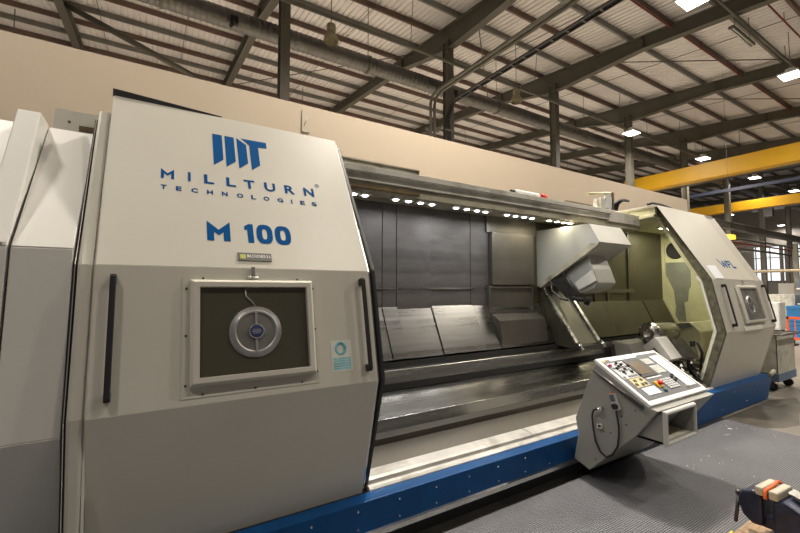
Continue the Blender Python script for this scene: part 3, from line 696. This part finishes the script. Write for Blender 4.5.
mt = MB().add([on(O1, X_, US, UN, a, b, .0015) for a, b in ((.036, .613), (.036, .690), (.070, .655), (.104, .690), (.104, .613), (.089, .613), (.089, .654), (.070, .636), (.051, .654), (.051, .613))],
    [(0, 1, 8, 9), (1, 2, 7, 8), (2, 3, 6, 7), (3, 4, 5, 6)])
mt.build('letter', M['logo_blue2'], door)
each_letter([(c, a, b, .613, .688) for c, a, b in (('I', .179, .193), ('L', .268, .325), ('L', .397, .455), ('T', .505, .573), ('U', .636, .708), ('R', .772, .842), ('N', .907, .982))], O1, X_, US, UN, M['logo_blue2'], door, .028)
mt = MB().lathe(on(O1, X_, US, UN, 1.017, .722, .001), UN, [(0, .013), (.0006, .013), (.0006, .016), (0, .016)], 20)
letters(mt, [('R', 1.012, 1.023, .715, .729)], O1, X_, US, UN)
mt.build('registered_mark', M['logo_blue2'], door)
each_letter([(c, a, b, .528, .562) for c, a, b in (('T', .036, .066), ('E', .114, .144), ('C', .195, .232), ('H', .282, .315), ('N', .366, .40), ('O', .455, .493), ('L', .542, .573), ('O', .62, .658), ('G', .711, .75), ('I', .804, .812), ('E', .867, .90), ('S', .950, .987))], O1, X_, US, UN, M['logo_blue2'], door, .03)
MB().add([on(O1, X_, US, UN, a, b, .0015) for a, b in ((.272, .182), (.272, .322), (.335, .262), (.398, .322), (.398, .182), (.361, .182), (.361, .246), (.335, .221), (.309, .246), (.309, .182))],
    [(0, 1, 8, 9), (1, 2, 7, 8), (2, 3, 6, 7), (3, 4, 5, 6)]).build('letter', M['logo_blue'], door)
poly(MB(), O1, X_, US, UN, [(.497, .182), (.497, .280), (.480, .272), (.480, .302), (.508, .322), (.532, .322), (.532, .182)], .0015).build('letter', M['logo_blue'], door)
def zero(x0, x1):
    cx = (x0+x1)/2; cy = .252; A, B = (x1-x0)/2, .073; a, b = A-.034, B-.034; n_ = 32; vs = []
    for i in range(n_):
        t_ = 2*math.pi*i/n_; c_, s_ = math.cos(t_), math.sin(t_)
        e = .72
        fx, fy = math.copysign(abs(c_)**e, c_), math.copysign(abs(s_)**e, s_)
        vs.append(on(O1, X_, US, UN, cx+A*fx, cy+B*fy, .0015)); vs.append(on(O1, X_, US, UN, cx+a*fx, cy+b*fy, .0015))
    MB().add(vs, [(2*i, (2*i+2) % (2*n_), (2*i+3) % (2*n_), 2*i+1) for i in range(n_)]).build('letter', M['logo_blue'], door)
zero(.550, .648); zero(.662, .763)
bd = MB().obox(on(O1, X_, US, UN, .525, .077, .003), X_, US, UN, .096, .027, .003).build('badge', M['badge'], door)
MB().obox(on(O1, X_, US, UN, .457, .077, .0065), X_, US, UN, .016, .015, .0006).build('badge_mark', M['badge_lime'], door)
word(MB(), 'MACHINERIA', .480, .616, .070, .092, O1, X_, US, UN, .0072, .01).build('badge_lettering', M['white'], door)
# window
def window(parent, xa, ex, mid, glass):
    """xa: left edge offset of the near door's window"""
    wp = MB().obox(on(O2, X_, MS, MN, xa+.362+ex/2, .35, .002), X_, MS, MN, .362+ex/2, .315, .002).build('window_plate', M['cream'], parent)
    f = MB()
    a0, a1, b0, b1 = xa+.038, xa+.705+ex, .088, .645
    c = on(O2, X_, MS, MN, (a0+a1)/2, (b0+b1)/2)
    f.frame(c, X_, MS, MN, (a1-a0)/2, (b1-b0)/2, .044, .004, .05)
    f.build('window_frame', mid, parent, bevel=.003)
    MB().obox(on(O2, X_, MS, MN, (a0+a1)/2, (b0+b1)/2, .018), X_, MS, MN, (a1-a0)/2-.03, (b1-b0)/2-.03, .004).build('window_glass', glass, parent)
    sc = MB()
    for (sx, sy) in [(xa+.02, .10), (xa+.02, .35), (xa+.02, .6), (xa+.715, .10), (xa+.715, .35), (xa+.715, .6), (xa+.10, .05), (xa+.36, .05), (xa+.62, .05), (xa+.1, .657), (xa+.62, .657)]:
        p_ = on(O2, X_, MS, MN, sx, sy, .004); sc.cyl(p_, p_ + MN*.004, .006, seg=10)
    sc.build('screws', M['dark_steel'], parent)
    cc = on(O2, X_, MS, MN, xa+.366, .352, .022)
    MB().lathe(cc, MN, [(0, .104), (.016, .104), (.016, .120), (.010, .122), (.010, .140), (0, .142)], 48).build('spin_ring', M['alu'], parent)
    MB().lathe(cc, MN, [(.010, .105), (.010, 0.0)], 48).build('spin_glass', M['glass2'], parent)
    MB().obox(cc + MN*.016, X_, MS, MN, .007, .108, .004).build('spin_bar', M['alu'], parent)
    MB().lathe(cc + MN*.014, MN, [(0, .037), (.008, .037), (.010, .030), (.010, 0)], 24).build('spin_hub', M['hub'], parent)
    MB().lathe(cc + MN*.014, MN, [(0, .036), (.011, .036), (.011, .040), (0, .040)], 24).obox(cc + MN*.0245, X_, MS, MN, .026, .003, .0006).obox(cc + MN*.0245 + MS*.010, X_, MS, MN, .020, .002, .0006).obox(cc + MN*.0245 - MS*.010, X_, MS, MN, .020, .002, .0006).build('hub_print', M['alu'], parent)
    MB().tube([cc + MS*.14 + MN*.006, cc + MS*.17 - X_*.02 + MN*.006, cc + MS*.20 - X_*.05 + MN*.006, cc + MS*.245 - X_*.055 + MN*.006], .004, 8).build('drive_cable', M['alu'], parent)
    p_ = on(O1, X_, US, UN, xa+.36, -.004, .004)
    MB().obox(on(O2, X_, MS, MN, xa+.36, .70, .010), X_, MS, MN, .010, .025, .010).cyl(on(O2, X_, MS, MN, xa+.33, .665, .01), on(O2, X_, MS, MN, xa+.39, .665, .01), .008, seg=8).build('window_catch', M['chrome'], parent)
window(door, .145, 0, M['cream'], M['glass'])
def handle(parent, x):
    a = on(O2, X_, MS, MN, x, .655, .05); b = on(O2, X_, MS, MN, x, .075, .05)
    MB().obox((a+b)/2, X_, MS, MN, .013, .29, .009).obox(a - MN*.025 - MS*.012, X_, MS, MN, .013, .022, .025).obox(b - MN*.025 + MS*.012, X_, MS, MN, .013, .022, .025).build('handle', M['black'], parent, bevel=.004)
handle(door, -.152); handle(door, 1.193)
stk = MB().obox(on(O2, X_, MS, MN, 1.025, .178, .0012), X_, MS, MN, .069, .094, .0008).build('safety_sticker', M['sticker'], door)
sp = MB()
sp.lathe(on(O2, X_, MS, MN, 1.021, .222, .0022), MN, [(0, .041), (.0005, .041), (.0005, .024), (0, .024)], 28)
poly(sp, O2, X_, MS, MN, [(1.000, .245), (1.010, .258), (1.034, .258), (1.047, .24), (1.046, .214), (1.038, .20), (1.036, .222), (1.026, .24), (1.012, .24)], .0027)
for i in range(5):
    sp.obox(on(O2, X_, MS, MN, 1.025, .160-.015*i, .0026), X_, MS, MN, .058, .0055, .0004)
sp.build('sticker_print', M['teal'], door)

# --- door post and left section
MB().slab([(3.05, 2.83), (2.465, 1.84), (2.32, 1.133), (2.45, .10)], .06, -.300, -.238).build('door_post', M['cream'], mach, bevel=.015)
MB().slab([(3.05, 2.83), (2.48, 1.84), (2.335, 1.133), (2.44, .10)], .03, -.238, -.229).build('shadow_gap', M['beam'], mach)
MB().slab([(3.10, 2.78), (2.50, 1.84), (2.37, 1.10), (2.50, .08)], .05, -.322, -.301).build('rubber_seal', M['black'], mach)
MB().slab([(3.08, 2.80), (2.49, 1.84), (2.355, 1.12), (2.49, .10)], .02, -.314, -.310).build('seal_trim', M['chrome'], mach)
for (a, b) in ((-.548, -.323), (-2.4, -.56)):
    MB().slab([(3.15, 2.70), (2.50, 1.918)], .04, a, b).build('side_panel', M['white_panel'], mach, bevel=.004)
    MB().slab([(2.50, 1.915), (2.38, 1.05)], .04, a, b).build('side_panel', M['white_panel'], mach, bevel=.004)
    MB().slab([(2.38, 1.048), (2.55, .55)], .04, a, b).build('side_panel', M['white_panel'], mach, bevel=.004)
MB().box(-.562, -.546, 2.60, 2.75, .5, 1.9).build('shadow_gap', M['dark'], mach)
MB().prism([(2.49, 1.93), (2.97, 2.72), (3.17, 2.72), (3.17, 2.68)], -.655, -.553).build('panel_rib', M['white_panel'], mach, bevel=.006)
MB().cyl((-.60, 3.03, 2.72), (-.60, 3.03, 2.735), .012, seg=10).build('rib_bolt', M['dark_steel'], mach)
MB().box(-.548, -.31, 3.262, 3.30, 2.72, 2.865).build('beam_bracket', M['beam'], mach)
MB().box(-.42, -.32, 3.255, 3.262, 2.742, 2.775).cyl((-.47, 3.262, 2.79), (-.47, 3.256, 2.79), .008, seg=8).build('bracket_label', M['rust_brown'], mach)
MB().box(-2.4, -.31, 2.62, 3.2, .02, .56).build('lower_recess', M['dark'], mach)

# --- far enclosure with the second door
Xa, Xb = 6.60, 8.45
d2 = MB().slab([(3.058, 2.96), (2.453, 1.84), (2.308, 1.133), (2.528, .35)], .045, Xa+.004, Xb-.004).build('sliding_door', M['grey_paint'], mach)
d2['label'] = 'far sliding door with blue letters'
XT = 6.43
up2 = MB().add([(XT, 3.05, 2.98), (8.02, 3.05, 2.98), (8.10, 2.445, 1.86), (Xa, 2.445, 1.86), (XT, 3.056, 2.985), (8.02, 3.056, 2.985), (8.10, 2.452, 1.86), (Xa, 2.452, 1.86)],
    [(0, 1, 2, 3), (7, 6, 5, 4), (0, 4, 5, 1), (1, 5, 6, 2), (2, 6, 7, 3), (3, 7, 4, 0)]).build('upper_panel', M['cream'], d2)
MB().slab([(2.445, 1.858), P[2]], .006, Xa, Xb).build('middle_panel', M['cream'], d2, bevel=.002)
MB().slab([P[2], P[3]], .006, Xa, Xb-.1).build('lower_panel', M['cream'], d2, bevel=.002)
window(d2, 7.23, .07, M['cream'], M['glass2'])
handle(d2, 6.84); handle(d2, 8.33)
MB().obox(on(O2, X_, MS, MN, 7.50, .022, .006), X_, MS, MN, .33, .03, .006).build('name_plate', M['beam'], d2)
for grp in (([(7.20, .372), (7.225, .372), (7.335, .222), (7.31, .222)], [(7.31, .222), (7.335, .222), (7.372, .345), (7.345, .345)], [(7.345, .345), (7.372, .345), (7.432, .222), (7.405, .222)], [(7.405, .222), (7.432, .222), (7.468, .352), (7.44, .352)]),
            ([(7.49, .352), (7.62, .352), (7.62, .325), (7.518, .325), (7.518, .300), (7.59, .300), (7.59, .274), (7.518, .274), (7.518, .222), (7.49, .222)],),
            ([(7.635, .352), (7.663, .352), (7.663, .248), (7.75, .248), (7.75, .222), (7.635, .222)],)):
    q = MB()
    for pts in grp: poly(q, O1, X_, US, UN, pts, .014)
    q.build('letter', M['logo_blue'], d2)
MB().obox(on(O1, X_, US, UN, 6.86, .135, .014), X_, US, UN, .145, .11, .003).build('white_plate', M['sheet'], d2)
# rim of the opening, leading towards the back
MB().slab([(3.06, 2.965), (2.455, 1.85), (2.31, 1.133), (2.53, .38)], .085, Xa-.03, Xa).build('rubber_seal', M['rim'], mach)
MB().slab([(3.13, 2.86), (2.555, 1.82), (2.41, 1.14), (2.60, .45)], .045, Xa-.01, Xa+.03).build('inner_lip', M['liner'], mach)
MB().slab([(2.62, 1.90), (2.555, 1.80), (2.41, 1.14), (2.60, .45)], .02, Xa-.025, Xa-.01).build('lip_edge', M['white'], mach)
# hood top, lip beam, ceiling liner, end wall
MB().box(6.42, 8.35, 3.05, 4.2, 2.955, 2.985).build('hood_top', M['cream'], mach, bevel=.004)
MB().box(6.44, 6.50, 3.08, 4.0, 2.80, 2.955).build('hood_side', M['liner'], mach)
MB().prism([(3.08, 2.85), (3.85, 2.80), (3.85, 2.74), (3.08, 2.80)], 6.40, 6.56).build('hood_lip', M['liner'], mach, bevel=.01)
MB().prism([(3.05, 2.80), (3.86, 2.78), (3.86, 2.76), (3.05, 2.78)], 6.5, 8.32).build('ceiling_liner', M['liner'], mach)
ew = MB().prism([(3.06, 2.80), (2.47, 1.82), (2.33, 1.133), (2.54, .42), (3.87, .42), (3.87, 2.80)], 8.285, 8.32).build('end_liner', M['liner'], mach)
hl = MB().box(7.2, 7.8, 3.3, 3.42, 2.735, 2.762).build('hood_lamp', M['beam'], mach)
MB().box(7.23, 7.77, 3.32, 3.40, 2.728, 2.735).build('lens', M['led_warm'], hl)
area('machine_lamp_light', (7.6, 3.36, 2.72), .5, 11, (1, .96, .72), sy=.08)
pt = [(3.839, 2.218), (3.388, 2.206), (3.392, 1.773), (3.43, 1.705), (3.449, 1.502), (3.51, 1.473), (3.503, 1.337), (3.486, 1.135), (3.683, 1.135), (3.649, 1.386), (3.676, 1.691), (3.807, 2.002)]
MB().prism(pt, 8.281, 8.286).build('bare_patch', M['worn'], ew)
MB().lathe((8.284, 3.62, 2.44), (-1, 0, 0), [(0, .16), (.012, .16), (.014, .145), (.004, .14), (.004, 0)], 32).build('port_hole', M['dark'], ew)
MB().box(6.7, 8.28, 3.82, 3.85, .98, 2.76).build('corner_liner', M['olive'], mach) if False else None
MB().box(8.24, 8.285, 3.80, 3.85, 1.52, 2.76).build('corner_strip', M['liner'], mach)
MB().prism([(3.80, 1.53), (3.85, 1.53), (3.60, .99), (3.55, .99)], 8.22, 8.285).build('corner_strip', M['liner'], mach)
MB().box(8.0, 8.4, 2.62, 3.9, .34, 2.9).build('end_casing', M['grey_paint'], mach) if False else None
MB().prism([(3.05, 2.94), (2.50, 1.84), (2.36, 1.133), (2.57, .36), (4.28, .36), (4.28, 2.94)], 8.325, 8.45).build('end_casing', M['grey_paint'], mach)
# yellow tape and lever at the base end
MB().tube([(8.35, 2.38, .36), (8.45, 2.36, .42), (8.5, 2.38, .40)], .03, 8).build('grease_rag', M['jaw'], mach)
# --- tailstock housing, chuck and bracket
hs = MB().prism([(3.42, .55), (3.37, 1.138), (2.962, 1.197), (2.829, 1.064), (2.798, .896), (2.856, .648), (2.95, .55)], 7.15, 8.28).build('tailstock_housing', M['liner'], mach, bevel=.015)
MB().prism([(3.38, 1.14), (2.962, 1.20), (2.9, 1.14), (3.1, 1.10), (3.38, 1.09)], 7.10, 7.16).build('worn_edge', M['worn'], hs)
MB().cyl((7.16, 2.92, .90), (7.05, 2.92, .90), .022, seg=10).cyl((7.16, 2.92, .86), (7.05, 2.92, .86), .022, seg=10).build('pipe_stubs', M['dark_steel'], hs)
MB().box(6.9, 8.28, 2.62, 3.5, .45, .62).build('chip_guard', M['olive'], mach)
ch = MB().lathe((6.28, 3.1, 1.065), (-1, 0, 0), [(-.55, .14), (0, .155), (.03, .17), (.05, .165), (.06, .12), (.10, .10), (.11, .055), (.03, .04), (.03, 0)], 40).build('tailstock_chuck', M['steel'], mach)
for a in (0, 2.09, 4.18):
    MB().obox((6.22, 3.1+.125*math.cos(a+.5), 1.065+.125*math.sin(a+.5)), (1, 0, 0), (0, math.cos(a+.5), math.sin(a+.5)), (0, -math.sin(a+.5), math.cos(a+.5)), .03, .035, .02).build('jaw', M['chrome'], ch)
MB().prism([(3.50, .86), (3.44, .95), (3.20, .93), (3.16, .80), (3.35, .72), (3.45, .74)], 5.85, 6.5).build('steady_block', M['head_paint'], mach, bevel=.01)
sb = MB().prism([(3.10, .90), (2.93, 1.045), (2.90, 1.03), (2.72, .77), (2.79, .725), (2.94, .90), (3.03, .82)], 6.0, 6.3).build('steady_arm', M['white_panel'], mach, bevel=.006)
MB().prism([(2.86, 1.0), (2.80, 1.02), (2.60, .78), (2.67, .74)], 6.3, 6.5).build('arm_guide', M['dark_steel'], sb)
dk = MB().prism([(3.80, .86), (3.60, .93), (3.42, .90), (3.40, .74), (3.5, .70), (3.78, .70)], 5.75, 6.25).build('chip_covered_block', M['dark_steel'], mach)
cl = MB()
rr = random.Random(5)
for i in range(60):
    c_ = Vector((rr.uniform(6.3, 7.1), rr.uniform(2.62, 3.0), rr.uniform(.46, .62)))
    cl.obox(c_, nrm((rr.random(), rr.random(), rr.random())), nrm((0, 1, .2)), nrm((.1, .1, 1)), .05, .02, .02)
cl.build('swarf_pile', M['dark_steel'], mach)
for (a, b) in ((2.80, 6.55), (2.72, 6.75)):
    MB().tube([(b, a, .95), (b+.05, a-.04, .80), (b+.02, a-.03, .62), (b+.08, a-.05, .5)], .02, 8).build('coolant_hose', M['cable'], mach)

# --- bracket and hoses on top, beside the hood
t = thing('cable_bracket', 'grimy white bracket with black hoses standing on the beam left of the hood', 'bracket', (5.75, 3.4, 2.86))
MB().box(5.42, 5.52, 3.30, 3.42, 2.863, 3.02).box(5.42, 5.72, 3.36, 3.40, 2.863, 2.90).build('foot', M['beam'], t, bevel=.005)
MB().prism([(5.56, 2.90), (5.64, 3.10), (5.74, 3.12), (5.80, 2.90)], 3.34, 3.38, 'y').build('fin', M['white'], t)
MB().cyl((5.20, 3.36, 3.06), (5.78, 3.36, 3.14), .02, seg=8).build('bar', M['liner'], t)
MB().box(5.76, 5.82, 3.34, 3.40, 2.90, 3.15).build('post', M['rust_brown'], t)
for k in range(3):
    MB().tube([(5.86+.04*k, 3.38, 2.90), (5.88+.04*k, 3.36, 3.0), (5.98+.04*k, 3.34, 3.05+.01*k), (6.15+.03*k, 3.34, 3.07)], .02, 8).build('hose', M['cable'], t)
tag(MB().tube([(6.38, 3.15, 3.0), (6.45, 3.12, 3.025), (6.75, 3.12, 3.03), (7.1, 3.15, 3.02), (7.12, 3.15, 3.0)], .018, 8).build('black_hose', M['cable']), 'short black hose lying on top of the far hood', 'hose')
MB().box(5.6, 6.43, 3.30, 3.9, 2.70, 2.85).build('beam_end', M['beam'], mach)

# ------------------------------------------------------------ control console
cx0, cx1 = 3.50, 4.53
A_, D_ = (2.238, 1.083), (1.794, .797)
con = thing('control_console', 'pale grey control console with keys and screen in front of the blue base', 'control panel', (3.97, 2.3, .05))
body = MB().prism([(2.225, 1.035), (1.77, .748), (1.70, .735), (1.883, .486), (2.315, .05), (2.474, .104), (2.422, .343), (2.448, .494), (2.26, .98)], cx0, cx1).build('cabinet', M['console_paint'], con, bevel=.006)
CV = nrm((0, A_[0]-D_[0], A_[1]-D_[1])); CN = nrm((0, -CV.z, CV.y)); OC = Vector((cx0, D_[0], D_[1]))
LN_ = .528; W_ = cx1-cx0
MB().obox(on(OC, X_, CV, CN, W_/2, .233, -.016), X_, CV, CN, W_/2+.006, .283, .016).build('top_slab', M['white'], con, bevel=.006)
face = MB().obox(on(OC, X_, CV, CN, W_/2, .238, .001), X_, CV, CN, W_/2-.035, .243, .002).build('control_face', M['panel_grey'], con)
def plate(name, x0, x1, y0, y1, m, h=.004, parent=con, bv=0):
    return MB().obox(on(OC, X_, CV, CN, (x0+x1)/2, (y0+y1)/2, .003+h/2), X_, CV, CN, (x1-x0)/2, (y1-y0)/2, h/2).build(name, m, parent, bevel=bv)
plate('blank_strip', .15, .60, .455, .480, M['white'])
plate('blank_strip', .80, .965, .03, .44, M['sheet'])
plate('blank_strip', .115, .325, .035, .115, M['sheet'])
sf = plate('screen_bezel', .315, .575, .215, .43, M['knob'], .006)
MB().obox(on(OC, X_, CV, CN, .445, .325, .0095), X_, CV, CN, .10, .078, .001).build('screen', M['screen'], sf)
plate('label_strip', .345, .605, .192, .204, M['white'])
kp = plate('button_plate', .05, .30, .235, .435, M['keys'])
for i in range(6):
    for j in range(5):
        if rnd.random() < .6: MB().obox(on(OC, X_, CV, CN, .075+.038*i, .255+.038*j, .009), X_, CV, CN, .010, .010, .003).build('button', M['panel_grey'], kp)
yp = plate('yellow_button_plate', .09, .30, .128, .228, M['keyyellow'])
for (a, b) in ((.15, .20), (.20, .15), (.25, .20), (.26, .155), (.12, .16)): MB().obox(on(OC, X_, CV, CN, a, b, .009), X_, CV, CN, .018, .012, .003).build('button', M['knob'], yp)
for (a0, a1, b0, b1) in ((.60, .745, .345, .42), (.60, .765, .225, .325)):
    q = plate('keypad', a0, a1, b0, b1, M['keys'])
    km = MB()
    nx, ny = 6, 4
    for i in range(nx):
        for j in range(ny):
            km.obox(on(OC, X_, CV, CN, a0+(i+.5)*(a1-a0)/nx, b0+(j+.5)*(b1-b0)/ny, .008), X_, CV, CN, (a1-a0)/nx*.36, (b1-b0)/ny*.33, .002)
    km.build('keys', M['sticker'], q)
q = plate('keypad', .50, .685, .045, .165, M['panel_grey'])
km = MB()
for i in range(5):
    for j in range(5): km.obox(on(OC, X_, CV, CN, .50+(i+.5)*.037, .045+(j+.5)*.024, .008), X_, CV, CN, .0135, .0085, .003)
km.build('keys', M['keys'], q)
def knob(name, a, b, r, h, m, parent=con, z=.003):
    p_ = on(OC, X_, CV, CN, a, b, z)
    return MB().lathe(p_, CN, [(0, r), (h*.8, r*.95), (h, r*.7), (h, 0)], 18).build(name, m, parent)
for (a, b) in ((.11, .36), (.16, .38), (.20, .34), (.14, .31), (.22, .395), (.25, .30), (.30, .37), (.31, .25), (.18, .42)):
    knob('rotary_knob', a, b, .013, .022, M['knob'])
for (a, b) in ((.715, .155), (.75, .13), (.705, .115), (.76, .175)): knob('rotary_knob', a, b, .014, .02, M['knob'])
knob('pink_button', .065, .405, .016, .02, M['pink'])
MB().obox(on(OC, X_, CV, CN, .055, .47, .004), X_, CV, CN, .02, .012, .001).build('yellow_label', M['yellow'], con)
MB().obox(on(OC, X_, CV, CN, .405, .115, .009), X_, CV, CN, .036, .036, .006).build('stop_button_plate', M['yellow'], con, bevel=.004)
p_ = on(OC, X_, CV, CN, .410, .115, .015)
MB().lathe(p_, CN, [(0, .013), (.012, .013), (.014, .027), (.024, .027), (.030, .018), (.030, 0)], 24).build('stop_button', M['red'], con)
knob('green_button', .40, .045, .018, .018, M['green'])
knob('rotary_knob', .79, .03, .018, .02, M['beam'])
# grab rail on the left side
hr = MB().cyl((cx0-.03, 2.225, .978), (cx0-.03, 1.80, .742), .013, seg=10)
hr.cyl((cx0-.03, 2.20, .964), (cx0, 2.20, .964), .010, seg=8).cyl((cx0-.03, 1.825, .756), (cx0, 1.825, .756), .010, seg=8)
hr.build('grab_rail', M['dark_steel'], con)
# pocket below the front edge
bx0, bx1, by0, bz0, bz1 = 3.54, 4.05, 1.675, .47, .725
pk = MB()
pk.prism([(by0, bz0), (by0, bz0+.018), (1.89, bz0+.018), (1.90, bz0)], bx0, bx1)
pk.prism([(by0, bz1-.018), (by0, bz1), (1.74, bz1), (1.74, bz1-.018)], bx0, bx1)
for a in (bx0, bx1-.018): pk.prism([(by0, bz0), (by0, bz1), (1.74, bz1), (1.90, bz0)], a, a+.018)
pk.build('pocket', M['console_paint'], con)
MB().frame(((bx0+bx1)/2, by0, (bz0+bz1)/2), (1, 0, 0), (0, 0, 1), (0, -1, 0), (bx1-bx0)/2+.012, (bz1-bz0)/2+.012, .030, -.012, .022).build('pocket_frame', M['white_panel'], con, bevel=.014)
MB().box(bx0+.05, bx1-.05, 1.70, 1.87, bz0+.018, bz0+.022).build('pocket_floor', M['jaw'], con)
# arm to the machine
MB().cyl((4.1, 2.43, .30), (4.1, 2.495, .30), .05, seg=16).box(3.9, 4.3, 2.475, 2.492, .15, .32).build('mounting_arm', M['console_paint'], con)
for (a, b) in ((2.25, .17), (2.1, .45), (1.96, .56), (2.0, .62), (1.88, .70)):
    MB().cyl((cx0, a, b), (cx0-.004, a, b), .006, seg=8).build('screw', M['dark'], con)
MB().cyl((cx0, 2.173, .646), (cx0-.05, 2.173, .646), .018, seg=12).cyl((cx0-.03, 2.173, .646), (cx0-.06, 2.19, .64), .014, seg=10).build('cable_socket', M['chrome'], con)
MB().cyl((cx0, 2.19, .49), (cx0-.03, 2.19, .49), .016, seg=10).box(cx0-.03, cx0-.015, 2.165, 2.215, .47, .50).build('wing_screw', M['beam'], con)
# hand pendant
t = thing('hand_pendant', 'small hand wheel pendant with orange top clipped on the console side', 'remote', (3.47, 2.04, .655))
a_ = nrm((0, -.25, .97)); a_ = nrm((0, .045, .12)); n_ = Vector((-1, 0, 0)); s_ = a_.cross(n_)
pc = Vector((cx0-.02, 2.045, .735))
MB().obox(pc, s_, a_, n_, .030, .070, .018).build('housing', M['cabinet'], t, bevel=.008)
MB().obox(pc + n_*.019 + a_*.035, s_, a_, n_, .022, .03, .002).build('label_plate', M['panel_grey'], t)
MB().lathe(pc + n_*.018 - a_*.035, n_, [(0, .027), (.018, .026), (.020, .018), (.020, 0)], 24).build('hand_wheel', M['knob'], t)
MB().obox(pc + a_*.075, s_, a_, n_, .012, .008, .010).build('enable_button', M['orange'], t)
cb = [(cx0-.03, 2.03, .665), (cx0-.03, 2.02, .60), (cx0-.028, 2.01, .53), (cx0-.022, 2.015, .46), (cx0-.02, 2.03, .36), (cx0-.02, 2.08, .27), (cx0-.02, 2.135, .232), (cx0-.02, 2.19, .26), (cx0-.02, 2.235, .34), (cx0-.02, 2.255, .46), (cx0-.025, 2.26, .56), (cx0-.04, 2.235, .62), (cx0-.06, 2.195, .642)]
MB().tube(cb, .0085, 8).build('cable', M['cable'], t)

con.scale = (.962,)*3; con.location = (3.819, 2.2126, .1135)
t.scale = (.962,)*3; t.location = (3.338, 1.9625, .6955)

# ------------------------------------------------------------ bench and vise
t = thing('workbench', 'worn wooden bench corner with yellow edge at the bottom right', 'bench', (1.75, .35, 0))
Rz = Matrix.Rotation(math.radians(12), 4, 'Z')
bc = Matrix.Translation((0, 0, 0))
MB().box(.95, 1.93, -.75, .60, .855, .90).xform(bc).build('bench_top', M['wood'], t, bevel=.004)
MB().box(.95, 1.70, .60, .606, .86, .902).xform(bc).build('edge_tape', M['yellow_edge'], t)
for (a, b) in ((1.02, -.68), (1.02, .53), (1.86, -.68), (1.86, .53)):
    MB().box(a-.03, a+.03, b-.03, b+.03, 0, .86).xform(bc).build('leg', M['dark_steel'], t)
t = thing('bench_vise', 'dark blue bench vise with pale jaw blocks on the wooden bench corner', 'vise', (1.7, .44, .90))
VM = Matrix.Translation((1.775, .512, .90)) @ Matrix.Rotation(math.radians(-4), 4, 'Z') @ Matrix.Scale(.9, 4) @ Matrix.Translation((0, 0, -.905))
def vb(mb, name, m, **k): return mb.xform(VM).build(name, m, t, **k)
# local: x along the jaws, y along the screw (handle at +y)
vb(MB().prism([(.012, 1.055), (.035, 1.075), (.075, 1.06), (.088, 1.02), (.075, .975), (.045, .95), (.012, .955)], -.062, .062), 'moving_jaw', M['vise'], bevel=.008)
vb(MB().prism([(-.012, 1.055), (-.045, 1.07), (-.10, 1.045), (-.22, 1.03), (-.26, 1.0), (-.26, .95), (-.10, .925), (-.012, .93)], -.058, .058), 'fixed_jaw', M['vise'], bevel=.010)
vb(MB().box(-.038, .038, -.24, .06, .945, .985), 'slide_bar', M['vise'], bevel=.005)
vb(MB().prism([(-.20, .905), (-.20, .918), (-.14, .935), (-.13, .96), (-.03, .96), (-.02, .935), (.02, .918), (.02, .905)], -.05, .05), 'base', M['vise'], bevel=.006)
vb(MB().box(-.062, .062, -.034, -.006, 1.060, 1.092), 'jaw_block', M['jaw'], bevel=.006)
vb(MB().box(-.062, .062, .008, .034, 1.062, 1.094), 'jaw_block', M['jaw'], bevel=.006)
vb(MB().tube([(-.068, .0, 1.06), (-.055, .004, 1.085), (0, -.002, 1.094), (.045, .003, 1.096), (.066, 0, 1.088)], .006, 8), 'wedged_rag', M['rag'])
vb(MB().cyl((0, .06, .99), (0, .10, .99), .013, seg=16).cyl((0, .09, .99), (0, .108, .99), .016, seg=16), 'screw', M['dark_steel'])
vb(MB().cyl((-.03, .095, 1.03), (-.05, .10, .93), .0065, seg=10).cyl((.0, .104, 0.99), (-.03, .095, 1.03), .0065, seg=10).lathe((-.03, .095, 1.035), (0, 0, 1), [(-.011, 0), (-.008, .009), (0, .011), (.008, .009), (.011, 0)], 12), 'handle_bar', M['dark_steel'])
vb(MB().prism([(-.04, 1.085), (-.16, 1.05), (-.10, 1.04)], .0, .055), 'anvil_plate', M['steel'])

# ------------------------------------------------------------ camera, world, view
cam = bpy.data.cameras.new('camera'); co = bpy.data.objects.new('camera', cam); C.objects.link(co)
cam.sensor_width = 36; cam.lens = 402/800*36; cam.clip_end = 300
th = math.radians(3.2); az = math.radians(58.15)
co.location = (0, 0, 1.72); co.rotation_euler = (math.radians(90)+th, 0, az-math.radians(90))
S.camera = co
w = bpy.data.worlds.new('world'); S.world = w; w.use_nodes = True
w.node_tree.nodes['Background'].inputs['Color'].default_value = (1.0, .93, .85, 1)
w.node_tree.nodes['Background'].inputs['Strength'].default_value = .10
S.view_settings.view_transform = 'Standard'; S.view_settings.look = 'None'
S.view_settings.exposure = .25; S.view_settings.gamma = 1
S.view_settings.use_curve_mapping = False
for o in bpy.data.objects:
    if '_w' in o: del o['_w']
